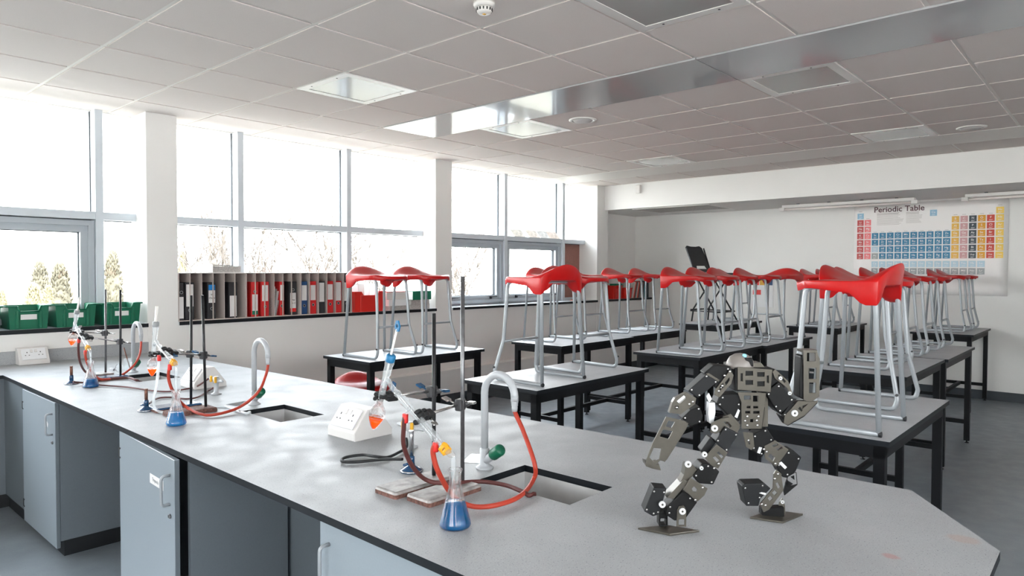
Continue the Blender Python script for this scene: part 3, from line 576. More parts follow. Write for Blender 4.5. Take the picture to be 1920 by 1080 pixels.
# outside: slope of grass and trees below the first floor windows
m = MB(); m.box((-60, 9.0, -3.4), (90, 120, -3.0)); struct(m.build('grass_field', 'grass'), 'pale grass far below the windows')
def conifer(x, y, top, r, mt, label):
    h = top + 3.0
    t = thing('conifer_tree', label, 'tree', (x, y, -3.0), 0, 'conifers outside the left windows')
    m = MB(); m.tube([(0, 0, 0), (0, 0, h*0.8)], [r*0.10, 0.02], 8); m.build('trunk', 'bark', t)
    m = MB(); rnd = random.Random(int(x*91 + y*7))
    n = 2600
    m.lathe([(0, h*0.05), (r*0.62, h*0.12), (r*0.66, h*0.45), (r*0.50, h*0.72), (r*0.22, h*0.90), (0, h*0.96)], 10)
    for q in range(n):
        f = rnd.random() ** 0.8; z = h*(0.06 + 0.91*f)
        rad = r * (1 - f) ** 0.40 * (0.75 + 0.35*math.sin(q*12.9)) * (0.6 + 0.4*rnd.random())
        a = rnd.random()*2*PI; s = r*0.22*(1.1 - f*0.4)
        c = Vector((rad*math.cos(a), rad*math.sin(a), z))
        up = Vector((math.cos(a)*0.35, math.sin(a)*0.35, 1)).normalized()
        m.lathe([(0, -s*0.6), (s*0.30, -s*0.1), (s*0.20, s*0.5), (0, s*1.2)], 4, frame_mx(c, up))
    m.build('foliage', mt, t)
for x, y, top, r, mt, lb in [
    (7.81, 32.0, 1.95, 0.62, 'leaf', 'tall dark conifer seen through the left opening window, on its left side'),
    (9.28, 35.0, 1.90, 0.75, 'leaf', 'tall dark conifer seen through the left opening window, nearest its right frame'),
    (6.39, 27.0, 1.16, 0.52, 'leaf2', 'short yellow-green conifer in front of the tall one in the left window'),
    (7.32, 29.0, 1.05, 0.40, 'leaf2', 'slim yellow-green conifer beside the short one in the left window'),
    (6.35, 31.0, 0.85, 0.40, 'leaf2', 'yellowish conifer at the extreme left edge of the photo'),
    (10.25, 31.5, 2.45, 0.62, 'leaf', 'conifer seen through the narrow pane left of the first pillar'),
    (12.55, 36.0, 2.10, 0.62, 'leaf', 'second, lower conifer in the narrow pane beside the first pillar'),
    (12.90, 31.0, 2.52, 0.45, 'leaf2', 'conifer just right of the first pillar, above the binder racks')]:
    conifer(x, y, top, r, mt, lb)
def bare_tree(x, y, top, seed, label):
    t = tag(None or bpy.data.objects.new('bare_tree', None), label, 'tree', 'bare winter trees outside'); COL.objects.link(t); t.location = (x, y, -3.0)
    rnd = random.Random(seed); trunk = MB(); br = MB(); H = top + 3.0
    trunk.tube([(0, 0, 0), (0.05, 0, H*0.3), (0, 0.05, H*0.5)], [0.13, 0.10, 0.07], 7)
    def grow(p, d, ln, r, lv):
        pts = [p]; q = p.copy(); dd = d.copy()
        for k in range(4):
            dd = (dd + Vector((rnd.uniform(-.2,.2), rnd.uniform(-.2,.2), rnd.uniform(-.02,.16)))).normalized(); q = q + dd*ln/4; pts.append(q)
        br.tube(pts, [r*(1 - 0.16*k) for k in range(5)], 4)
        if lv:
            for k in range(5):
                s = pts[rnd.choice((1, 2, 3, 4))]
                nd = (dd + Vector((rnd.uniform(-1,1), rnd.uniform(-1,1), rnd.uniform(.0,.7)))).normalized()
                grow(s, nd, ln*0.66, r*0.64, lv-1)
    for k in range(8):
        a = k*2*PI/8; grow(Vector((0, 0, H*(0.28 + 0.027*k))), Vector((math.cos(a)*0.6, math.sin(a)*0.6, 1)).normalized(), H*0.40, 0.046, 2)
    trunk.build('trunk', 'bark', t); br.build('branches', 'bark', t)
for x, y, top, sd, lb in [(12.3, 27, 3.3, 3, 'bare tree behind the binder racks, in the pane left of the middle mullion'),
                          (14.4, 28, 3.7, 21, 'bare tree just right of the left mullion of the second window'),
                          (17.0, 27, 4.2, 5, 'bare tree in the middle of the second window'),
                          (19.6, 27, 3.0, 8, 'bare tree seen above the red tray, left of the second pillar'),
                          (26.0, 27, 3.0, 11, 'bare tree seen through the opening window right of the second pillar')]:
    bare_tree(x, y, top, sd, lb)

# ------------------------------------------------------------------ back wall fittings
def poster():
    W, Hh = 1.69, 1.17; y0, z1 = 2.775, 2.415
    t = thing('periodic_table_poster', 'large white Periodic Table poster on the back wall at right', 'poster', (XB - 0.006, y0, z1))
    P = lambda u, v, d=0.0: (-d, -u*W, -v*Hh)          # u to the right, v down, as fractions
    m = MB(); n = 14
    vs = [[None]*(n+1) for _ in range(n+1)]
    for a in range(n+1):
        for b in range(n+1):
            u, v = a/n, b/n; bulge = 0.006*math.sin(u*9)*math.sin(v*5) + (0.02*max(0, v-.85)/.15*(u**2))
            vs[a][b] = m.bm.verts.new(P(u, v, 0.001 + abs(bulge)*0.2))
    m.smooth = True
    for a in range(n):
        for b in range(n): m._f([vs[a][b], vs[a+1][b], vs[a+1][b+1], vs[a][b+1]])
    sheet = m.build('sheet', 'vinyl', t, fix=False)
    sd = sheet.modifiers.new('thickness', 'SOLIDIFY'); sd.thickness = 0.002; sd.offset = 1
    cols = dict(h=(150,190,214), a=(198,84,84), e=(236,126,130), t=(58,128,164), la=(186,208,220), ac=(160,164,164), b=(232,184,84), c=(204,158,158), n=(68,78,84), o=(222,160,44), f=(202,76,58), g=(238,202,96), l2=(184,210,222), a2=(158,164,166))
    keys = list(cols); mats = [mat('poster_ink_' + k, cols[k], 0.5) for k in keys]
    cell = MB(); sym = MB()
    def box_at(u, v, key, s, sz=0.026, ch=0.034):
        hw, hh = 0.0225, 0.0325
        cell.mi = keys.index(key)
        q = [P(u-hw, v-hh, .0052), P(u+hw, v-hh, .0052), P(u+hw, v+hh, .0052), P(u-hw, v+hh, .0052)]
        q2 = [Vector(p) + Vector((0.003, 0, 0)) for p in q]
        A = [cell.bm.verts.new(p) for p in q]; B = [cell.bm.verts.new(p) for p in q2]
        cell._f(A); cell._f(B[::-1])
        for i in range(4): cell._f([A[i], B[i], B[(i+1)%4], A[(i+1)%4]])
        c = P(u, v - 0.007, .0062)
        text_into(sym, s, 0.036 if len(s) < 3 else 0.027, Matrix.Translation(c) @ ORI, 0.0004)
        sym.box((c[0], c[1]-0.022, c[2]-0.030), (c[0]+0.0006, c[1]+0.018, c[2]-0.027)); sym.box((c[0], c[1]-0.010, c[2]-0.037), (c[0]+0.0006, c[1]+0.018, c[2]-0.034))
    # text plane: letter x -> -Y, letter y -> +Z, normal -> -X
    globals()['ORI'] = Matrix(((0, 0, -1, 0), (-1, 0, 0, 0), (0, 1, 0, 0), (0, 0, 0, 1)))
    cu = lambda k: 0.047 + 0.0531*k
    rv = lambda r: 0.128 + 0.0755*r
    rows = [
        [('H',0,'h'), ('He',17,'g')],
        [('Li',0,'a'),('Be',1,'e'),('B',12,'b'),('C',13,'c'),('N',14,'n'),('O',15,'o'),('F',16,'f'),('Ne',17,'g')],
        [('Na',0,'a'),('Mg',1,'e'),('Al',12,'b'),('Si',13,'c'),('P',14,'n'),('S',15,'o'),('Cl',16,'f'),('Ar',17,'g')],
        [('K',0,'a'),('Ca',1,'e')] + [(s,k+2,'t') for k,s in enumerate('Sc Ti V Cr Mn Fe Co Ni Cu Zn'.split())] + [('Ga',12,'b'),('Ge',13,'c'),('As',14,'n'),('Se',15,'o'),('Br',16,'f'),('Kr',17,'g')],
        [('Rb',0,'a'),('Sr',1,'e')] + [(s,k+2,'t') for k,s in enumerate('Y Zr Nb Mo Tc Ru Rh Pd Ag Cd'.split())] + [('In',12,'b'),('Sn',13,'c'),('Sb',14,'n'),('Te',15,'o'),('I',16,'f'),('Xe',17,'g')],
        [('Cs',0,'a'),('Ba',1,'e'),('La',2,'la')] + [(s,k+3,'t') for k,s in enumerate('Hf Ta W Re Os Ir Pt Au Hg'.split())] + [('Tl',12,'b'),('Pb',13,'c'),('Bi',14,'n'),('Po',15,'o'),('At',16,'f'),('Rn',17,'g')],
        [('Fr',0,'a'),('Ra',1,'e'),('Ac',2,'ac')] + [(s,k+3,'t') for k,s in enumerate('Rf Db Sg Bh Hs Mt Ds Rg Cn'.split())] + [('Uut',12,'b'),('Fl',13,'c'),('Uup',14,'n'),('Lv',15,'o'),('Uus',16,'f'),('Uuo',17,'g')],
    ]
    for r, row in enumerate(rows):
        for s, k, key in row: box_at(cu(k), rv(r), key, s)
    for k, s in enumerate('Ce Pr Nd Pm Sm Eu Gd Tb Dy Ho Er Tm Yb Lu'.split()): box_at(cu(k+2), 0.672, 'l2', s)
    for k, s in enumerate('Th Pa U Np Pu Am Cm Bk Cf Es Fm Md No Lr'.split()): box_at(cu(k+2), 0.748, 'a2', s)
    box_at(0.545, 0.125, 'h', 'Cu')
    cell.build('element_squares', mats, t)
    sym.build('element_symbols', 'vinyl', t)
    ti = MB(); text_into(ti, 'Periodic Table', 0.100, Matrix.Translation(P(0.315, 0.066, .0062)) @ ORI, 0.0012); ti.build('title', mat('poster_title_ink', (84, 50, 56), 0.5), t)
    ln = MB(); rnd = random.Random(4)
    for u0, wd, rws, vv in ((0.165, 0.19, 12, 0.105), (0.365, 0.11, 11, 0.105)):
        for k in range(rws):
            w2 = wd*(0.75 + 0.25*rnd.random()); v = vv + 0.0115*k
            a = P(u0, v, .0058); b = P(u0 + w2, v + (0.005 if k < 2 else 0.0028), .0064); ln.box((min(a[0],b[0]), min(a[1],b[1]), min(a[2],b[2])), (max(a[0],b[0]), max(a[1],b[1]), max(a[2],b[2])))
    for k in list(range(18)):
        v = {0: 0.075, 1: 0.155, 17: 0.075}.get(k, 0.31 if 2 <= k < 12 else 0.155); a = P(cu(k)-0.012, v, .0058); b = P(cu(k)+0.012, v+0.004, .0064); ln.box((min(a[0],b[0]), min(a[1],b[1]), min(a[2],b[2])), (max(a[0],b[0]), max(a[1],b[1]), max(a[2],b[2])))
    for v in (0.855, 0.872):
        a = P(0.24, v, .0058); b = P(0.62, v+0.004, .0064); ln.box((min(a[0],b[0]), min(a[1],b[1]), min(a[2],b[2])), (max(a[0],b[0]), max(a[1],b[1]), max(a[2],b[2])))
    ln.build('small_print', mat('poster_small_print', (176, 168, 166), 0.6), t)
poster()

def strip_light(y0, y1, label):
    t = thing('strip_light', label, 'strip light', (9.42, (y0+y1)/2, BEAM_Z), 0, 'strip lights under the bulkhead')
    L = abs(y1 - y0)/2
    m = MB(); m.bbox((-0.045, -L, -0.05), (0.045, L, -0.012), 0.006); m.build('body', 'lightframe', t)
    m = MB(); m.tube([(-0.02, -L + 0.03, -0.072), (-0.02, L - 0.03, -0.072)], 0.013, 12); m.build('lamp_tube', 'tubeglass', t)
    for s in (-1, 1):
        m = MB(); m.bbox((-0.05, s*L - 0.035, -0.09), (0.03, s*L + 0.035, -0.045), 0.006); m.build('end_cap', 'lightframe', t)
    for k in range(4):
        y = -L + 0.2 + k*(2*L - 0.4)/3; m = MB(); m.box((-0.02, y - 0.015, -0.014), (0.02, y + 0.015, 0)); m.build('bracket', 'cup_edge', t)
strip_light(1.95, 3.53, 'white strip light under the bulkhead, left of the poster title')
strip_light(-0.15, 1.44, 'white strip light under the bulkhead at the right edge')
t = thing('soffit_vent', 'grey square vent panel under the bulkhead near the windows', 'vent', (9.1, 4.85, BEAM_Z))
m = MB(); m.prism([(-0.40,-0.60),(0.40,-0.60),(0.40,0.60),(-0.40,0.60)], [[(-0.36,-0.56),(0.36,-0.56),(0.36,0.56),(-0.36,0.56)]], (0,0,-0.008)); m.build('frame', 'lightframe', t)
m = MB()
for k in range(12): m.box((-0.355 + k*0.06, -0.555, -0.005), (-0.355 + k*0.06 + 0.045, 0.555, -0.001))
m.build('grille', 'papergrey', t)
t = thing('motion_sensor', 'small white motion sensor on the bulkhead beside the far pillar', 'sensor', (BEAM_X, 5.27, 2.70))
m = MB(); m.bbox((-0.05, -0.035, -0.06), (0, 0.035, 0.06), 0.008); m.build('case', 'sensor', t)
m = MB(); m.bbox((-0.054, -0.022, -0.045), (-0.048, 0.022, -0.005), 0.002, 1); m.build('lens', 'lightframe', t)
t = thing('safety_notice', 'small notice with red, yellow and blue bars on back wall behind the black chair', 'notice', (XB - 0.003, 4.05, 1.31))
m = MB(); m.box((-0.004, -0.20, -0.30), (0, 0.20, 0.14)); m.build('sheet', 'paper', t)
for q, (a, c) in enumerate(zip((-0.19, -0.09, 0.01, 0.11), ('b_blue', 'gasyellow', 'redcap', 'redcap'))):
    m = MB(); m.box((-0.006, a, 0.02), (-0.004, a + 0.09, 0.12)); m.build('coloured_bar', c, t)
m = MB(); m.box((-0.006, -0.02, -0.12), (-0.004, 0.10, -0.05)); m.build('red_mark', 'redcap', t)
# ------------------------------------------------------------------ bench
BT = 0.86
SINKS = [(1.57, 1.185, 1.79, 1.545), (1.57, 2.775, 1.79, 3.130), (1.57, 4.395, 1.81, 4.715)]
t = thing('worktop', 'long grey speckled laboratory worktop with black edges in the foreground', 'worktop', (1.6, 3.0, BT - 0.022))
outer = [(-3.4, 5.29), (1.085, 5.29), (1.042, 0.55), (1.40, 0.215), (2.005, 0.222), (2.385, 0.49), (2.265, YW - 0.002), (-3.4, YW - 0.002)]
outer = outer[::-1]
m = MB(); m.prism(outer, [[(a, b), (c, b), (c, d), (a, d)] for a, b, c, d in SINKS], (0, 0, 0.022), lambda p: (p[0], p[1], BT - 0.022), side_mi=1)
m.build('top', ['worktop', 'edge'], t, world=True)
m = MB(); m.box((-3.4, 5.848, BT), (2.16, 5.866, BT + 0.09)); m.build('upstand', 'worktop', t, world=True)
m = MB(); m.box((1.52, 0.62, 0.0), (1.55, 5.30, BT - 0.0225)); o = m.build('bench_panel', 'cup_side', None, world=True); tag(o, 'long grey panel closing the knee spaces behind the cupboards', 'panel')
t = thing('bench_panel', 'grey end panel under the worktop at the far left corner', 'panel', (1.0, 5.36, 0.0))
m = MB(); m.box((-3.4, 5.34, 0.09), (1.10, 5.36, BT - 0.0225)); m.box((1.10, 4.83, 0.09), (1.12, 5.36, BT - 0.0225)); m.build('panel', 'cup_side', t, world=True)
m = MB(); m.box((-3.4, 5.36, 0), (1.14, 5.40, 0.09)); m.box((1.12, 4.85, 0), (1.14, 5.36, 0.09)); m.build('plinth', 'plinth', t, world=True)

def sink(r, label):
    a, b, c, d = r; z0 = 0.69
    t = thing('sink', label, 'sink', ((a+c)/2, (b+d)/2, z0), 0, 'bench sinks')
    m = MB(); w = 0.008
    m.box((a-w, b-w, z0), (c+w, d+w, z0+0.008))
    zt = BT - 0.0225
    m.box((a-w, b-w, z0), (a, d+w, zt)); m.box((c, b-w, z0), (c+w, d+w, zt)); m.box((a-w, b-w, z0), (c+w, b, zt)); m.box((a-w, d, z0), (c+w, d+w, zt))
    m.build('basin', 'sinkgrey', t, world=True)
    m = MB(); m.lathe([(0.028, z0 + 0.0085), (0.028, z0 + 0.011), (0.018, z0 + 0.011), (0.016, z0 + 0.009)], 20, Matrix.Translation(((a+c)/2, (b+d)/2, 0))); m.build('waste', 'steel', t, world=True)
sink(SINKS[0], 'sink cut into the bench beside the nearest tap'); sink(SINKS[1], 'sink beside the middle tap'); sink(SINKS[2], 'farthest sink, beside the tap nearest the window trays')

def cabinet(y0, y1, label, hinge, ajar=0.0, handle_side=-1, sticker=False):
    """under-bench cupboard whose door faces the room; hinge +1 = far end, -1 = near end"""
    t = thing('cabinet', label, 'cabinet', (1.10, (y0+y1)/2, 0), 0)
    L = (y1 - y0)/2; zt = BT - 0.024
    m = MB()
    m.box((0, -L, 0.09), (0.40, -L+0.018, zt)); m.box((0, L-0.018, 0.09), (0.40, L, zt)); m.box((0, -L+0.018, 0.09), (0.40, L-0.018, 0.108)); m.box((0.385, -L+0.018, 0.108), (0.398, L-0.018, zt)); m.box((0, -L+0.018, zt-0.02), (0.40, L-0.018, zt))
    m.build('body', 'cup_side', t)
    m = MB(); m.box((0.02, -L+0.02, 0), (0.40, L-0.01, 0.09)); m.build('plinth', 'plinth', t)
    d = MB(); d.bbox((-0.019, 0.001, 0.055), (0, 2*L - 0.002, zt - 0.006), 0.0015, 1)
    do = d.build('door', ['cupboard', 'cup_edge'], t)
    for p in do.data.polygons:
        if abs(p.normal.y) > 0.9: p.material_index = 1
    # local door runs +y from the hinge; flip so that a far hinge swings the near edge out
    do.location = (-0.001, L if hinge > 0 else -L, 0)
    if hinge > 0:
        for v in do.data.vertices: v.co.y = -v.co.y
        do.data.flip_normals()
    do.rotation_euler = (0, 0, -math.radians(ajar) if hinge > 0 else math.radians(ajar))
    sg = -1 if hinge > 0 else 1
    hy = sg*(2*L - 0.048)
    m = MB(); m.tube(fillet([(-0.019, hy, 0.765), (-0.050, hy, 0.765), (-0.050, hy, 0.655), (-0.019, hy, 0.655)], 0.016), 0.0055, 10); m.build('handle', 'tubegrey', do)
    m = MB(); m.lathe([(0.009, 0), (0.009, 0.005), (0.006, 0.006)], 16, frame_mx((-0.019, sg*(2*L-0.045), 0.612), (-1, 0, 0))); m.box((-0.0262, sg*(2*L-0.05)-0.001, 0.607), (-0.0248, sg*(2*L-0.05)+0.001, 0.617)); m.build('lock', 'rod', do)
    for z in (0.735, 0.16):
        m = MB(); m.box((-0.020, sg*-0.006 - 0.006, z - 0.022), (0.0, sg*-0.006 + 0.006, z + 0.022)); m.lathe([(0.004, 0), (0.004, 0.002)], 8, frame_mx((-0.019, sg*0.012, z + 0.02), (-1, 0, 0))); m.lathe([(0.004, 0), (0.004, 0.002)], 8, frame_mx((-0.019, sg*0.012, z - 0.02), (-1, 0, 0))); m.build('hinge', 'hole', do)
    if sticker:
        m = MB(); yc = sg*(2*L - 0.192); m.box((-0.0198, yc - 0.075, 0.690), (-0.0192, yc + 0.075, 0.728)); so = m.build('sticker', 'l_white', do)
        m = MB(); text_into(m, 'Tripods', 0.022, Matrix.Translation((-0.0203, yc - sg*0.012, 0.709)) @ Matrix(((0,0,-1,0),(-1,0,0,0),(0,1,0,0),(0,0,0,1)))); m.build('sticker_lettering', 'cup_edge', so)
    elif hinge > 0:
        m = MB(); yc = sg*(2*L - 0.125); m.prism([(yc, 0.700), (yc + 0.02, 0.712), (yc + 0.025, 0.692), (yc + 0.008, 0.680)], (), (-0.0008, 0, 0), lambda q: (-0.0192, q[0], q[1])); m.build('torn_label', 'l_white', do)
    return t
cabinet(4.19, 4.82, 'grey cupboard at far left under the bench, door shut', 1)
cabinet(2.60, 3.26, 'grey cupboard with its door ajar and a small Tripods label', 1, 3.0, sticker=True)
cabinet(1.02, 1.70, 'grey cupboard at the bottom of the photo, only its handle end in view', -1)

# twin sockets on bench boxes
def socket(x, y, rot, label, wall=False):
    t = thing('socket_box', label, 'socket', (x, y, BT), rot, 'twin sockets on the bench')
    # local: plate faces -X, runs along Y
    m = MB(); L = 0.092
    prof = [(-0.093, 0), (0.093, 0), (0.093, 0.026), (0.022, 0.118), (-0.030, 0.118), (-0.093, 0.034)] if not wall else [(-0.060, 0), (0.045, 0), (0.045, 0.115), (0.0, 0.115), (-0.060, 0.022)]
    m.prism(prof, (), (0, 2*L, 0), lambda q: (q[0], -L, q[1])); m.build('box', 'socket_cream', t, bevel=0.004)
    a, b = (Vector((-0.093, 0, 0.034)), Vector((-0.030, 0, 0.118))) if not wall else (Vector((-0.060, 0, 0.022)), Vector((0.0, 0, 0.115)))
    up = (b - a).normalized(); nrm = Vector((-up.z, 0, up.x)); c = (a + b)/2
    mx = Matrix(((0, up.x, nrm.x, c.x), (-1, 0, 0, c.y), (0, up.z, nrm.z, c.z), (0, 0, 0, 1)))
    m = MB(); m.bbox((-0.073, -0.043, 0.0), (0.073, 0.043, 0.009), 0.003, 2, mx); pl = m.build('faceplate', 'socket', t)
    m = MB()
    for s in (-0.013, 0.013): m.box((s - 0.008, 0.012, 0.009), (s + 0.008, 0.034, 0.0125), mx @ Matrix.Rotation(0.0, 4, 'X'))
    m.build('rocker_switches', 'socket_cream', pl)
    m = MB()
    for s in (-0.040, 0.040):
        m.box((s - 0.0025, 0.008, 0.0092), (s + 0.0025, 0.017, 0.0098), mx)
        for e in (-0.011, 0.011): m.box((s + e - 0.0035, -0.012, 0.0092), (s + e + 0.0035, -0.0075, 0.0098), mx)
    m.build('pin_slots', 'hole', pl)
    for s in ((-1, 1) if not wall else ()):
        pass
socket(1.672, 2.333, 0, 'white twin socket box nearest the camera, beside the orange flask')
socket(1.762, 3.97, 0, 'white twin socket box behind the middle distillation set')
socket(1.363, 5.800, PI/2, 'grey twin socket box against the wall under the green trays', True)

# taps
def tap(x, y, label, loc_k):
    t = thing('tap', label, 'tap', (x, y, BT), 0, 'swan-neck bench taps')
    m = MB(); m.lathe([(0.030, 0), (0.030, 0.004), (0.024, 0.009), (0.0165, 0.014), (0.0165, 0.066), (0.0125, 0.070)], 24); m.build('base', 'tapgrey', t)
    m = MB(); R_, h = 0.068, 0.257; pts = [(0, 0, 0.06), (0, 0, h)]
    for k in range(1, 15):
        a = PI*k/14; pts.append((0, -R_ + R_*math.cos(a), h + R_*math.sin(a)))
    pts.append((0, -2*R_, 0.245)); m.tube(pts, 0.0125, 16); m.build('swan_neck', 'tapgrey', t)
    m = MB(); m.lathe([(0.0125, 0.262), (0.0118, 0.240), (0.0105, 0.236), (0.0112, 0.232), (0.0095, 0.228), (0.0102, 0.224), (0.0088, 0.212)], 16, Matrix.Translation((0, -2*R_, 0))); m.build('nozzle', 'tapgrey', t)
    mx = frame_mx((0, -0.004, 0.026), (0, -1, 0.72))
    m = MB(); m.lathe([(0.014, 0), (0.014, 0.040), (0.012, 0.042)], 20, mx); m.build('valve_body', 'tapgrey', t)
    m = MB(); pr = [(0.015, 0.038), (0.0195, 0.044), (0.0205, 0.084), (0.0175, 0.090), (0, 0.0905)]; m.lathe(pr, 14, mx); m.build('knob', 'tapgreen', t)
tap(1.670, 1.622, 'nearest grey swan-neck tap with green knob', 0)
tap(1.690, 3.240, 'middle grey swan-neck tap with green knob', 1)
tap(1.690, 4.835, 'farthest grey swan-neck tap, below the green trays', 2)

def gas_tap(x, y, label):
    t = thing('gas_tap', label, 'gas tap', (x, y, BT), 0, 'gas taps on the bench')
    m = MB(); m.lathe([(0.027, 0), (0.027, 0.006), (0.018, 0.010), (0.0125, 0.014), (0.0125, 0.060), (0.017, 0.064), (0.017, 0.092), (0.010, 0.098)], 20); m.build('column', 'tapgrey', t)
    for s in (-1, 1):
        mx = frame_mx((0, s*0.014, 0.078), (-0.0, s, 0))
        m = MB(); m.lathe([(0.011, 0), (0.011, 0.020), (0.0085, 0.022), (0.0085, 0.030), (0.0065, 0.034), (0.0075, 0.042), (0.006, 0.048), (0.007, 0.056), (0.0045, 0.064)], 14, mx); m.build('nozzle', 'tapgrey', t)
        m = MB(); m.bbox((-0.022, s*0.026 - 0.006, 0.066), (-0.010, s*0.026 + 0.006, 0.100), 0.003, 1); m.build('lever', 'gasyellow', t)
gas_tap(1.678, 2.02, 'grey gas tap with yellow levers behind the nearest burner')
gas_tap(1.688, 3.65, 'grey gas tap with yellow levers beside the middle sockets')

def burner(x, y, h, barrel, label, loc=0.0):
    t = thing('bunsen_burner', label, 'burner', (x, y, BT), loc, 'gas burners')
    m = MB(); m.lathe([(0.037, 0), (0.0385, 0.003), (0.036, 0.007), (0.024, 0.013), (0.013, 0.020), (0.0115, 0.024)], 32); m.build('base', ['bunblue'], t)
    m = MB(); m.lathe([(0.0385, 0.0032), (0.0392, 0.0045), (0.036, 0.0074)], 32, None, False, False); m.build('base_rim', 'chrome', t)
    m = MB(); m.lathe([(0.0115, 0.022), (0.0105, 0.05), (0.008, 0.052)], 18); m.tube([(0, 0.006, 0.028), (-0.004, 0.030, 0.026)], 0.0048, 10); m.build('collar', 'bunblue', t)
    m = MB(); m.lathe([(0.0078, 0.05), (0.0075, h - 0.014), (0.0068, h - 0.012), (0.0082, h - 0.003), (0.0082, h), (0.006, h)], 18); m.build('barrel', barrel, t)
burner(1.478, 1.775, 0.137, 'chrome', 'nearest gas burner, with a chrome barrel and blue base', 1.3)
burner(1.268, 3.47, 0.105, 'brass', 'middle gas burner, brown barrel, left of the pale blue flask', 0.4)
burner(1.271, 4.60, 0.105, 'brass', 'farthest gas burner, brown barrel, left of the far blue flask', -0.3)

def hose(name, pts, r, mt, label, ends=None, n=8, cat='hose'):
    m = MB(); p = spline(pts, n); 
    for v in p:
        if v.z < BT + r + 0.0004 and not any(a < v.x < c and b < v.y < d for a, b, c, d in SINKS): v.z = BT + r + 0.0004
    m.tube(p, r, 10)
    o = m.build(name, mt, world=True); tag(o, label, cat)
    return o
hose('water_hose', HOSE_RED_A, 0.0072, 'redhose', 'bright red rubber hose from the nearest tap to the lower condenser port')
hose('water_hose', HOSE_DARK_A, 0.0066, 'redhose2', 'dark red rubber hose from the nearest condenser draining into its sink')
hose('water_hose', HOSE_RED_B, 0.0068, 'redhose', 'red rubber hose looping from the middle tap to the middle condenser')
hose('drain_tube', TUBE_CLEAR_B, 0.0065, 'clearpvc', 'clear plastic drain tube hanging from the middle condenser', cat='tube')
hose('water_hose', HOSE_RED_C, 0.0068, 'redhose', 'red rubber hose looping from the farthest tap')
hose('water_hose', HOSE_DARK_C, 0.0066, 'redhose2', 'dark red drain hose of the farthest condenser')
hose('gas_hose', GAS_A, 0.0052, 'rubberblack', 'black gas hose looped on the bench by the nearest burner')
hose('gas_hose', GAS_B, 0.0048, 'redhose2', 'brown gas hose of the middle burner')
hose('gas_hose', GAS_C, 0.0048, 'redhose2', 'long brown gas hose from the farthest burner to the middle gas tap')

# retort stands
def stand(rx, ry, h, plen, lean, bm_, label, rm='rod'):
    """rod at the +x end of a flat base plate that points back towards the bench front"""
    t = thing('retort_stand', label, 'stand', (rx, ry, BT), 0, 'retort stands')
    m = MB(); w = 0.052; x0, x1 = -plen, 0.035
    pr = [(x0, -w), (x1, -w), (x1, w), (x0, w)]
    b = bmesh.new(); bmesh.ops.create_cube(b, size=1)
    for v in b.verts:
        v.co = Vector((x0 + (v.co.x + .5)*(x1 - x0), v.co.y*2*w, (v.co.z + .5)*0.020))
    ed = [e for e in b.edges if abs(e.verts[0].co.z - e.verts[1].co.z) > 0.01]
    bmesh.ops.bevel(b, geom=ed, offset=0.010, segments=3, affect='EDGES', profile=0.5)
    ed = [e for e in b.edges if e.verts[0].co.z > 0.019 and e.verts[1].co.z > 0.019]
    bmesh.ops.bevel(b, geom=ed, offset=0.008, segments=2, affect='EDGES', profile=0.5)
    m.merge(b)
    for f in m.bm.faces:
        f.normal_update(); f.material_index = 1 if (f.normal.z < 0.35 and f.normal.z > -0.5) else 0
    m.build('base_plate', [bm_, 'rust'], t)
    m = MB(); m.tube([(0, 0, 0.018), (lean[0], lean[1], h)], 0.0063, 14); m.build('rod', rm, t)
stand(1.455, 1.637, 0.535, 0.195, (0, -0.0), 'iron', 'nearer of two front stands, thin leaning rod on the left rusty base', 'rod_dark')
stand(1.460, 1.512, 0.653, 0.18, (0, 0), 'iron', 'tall front retort stand right behind the near blue flask')
stand(1.456, 3.42, 0.545, 0.18, (0.006, 0), 'bunblue', 'middle set stand on the left, its rod in front of the black binders', 'rod_dark')
stand(1.458, 3.262, 0.55, 0.18, (-0.012, 0), 'rust', 'middle set stand on the right, its rod in front of the blue label', 'rod_dark')
stand(1.520, 4.815, 0.545, 0.10, (0.005, 0), 'iron', 'far set stand on the left, in front of the middle green tray')
stand(1.544, 4.63, 0.545, 0.18, (0.005, 0), 'bunblue', 'far set stand on the right, in front of the right green tray', 'rod_dark')

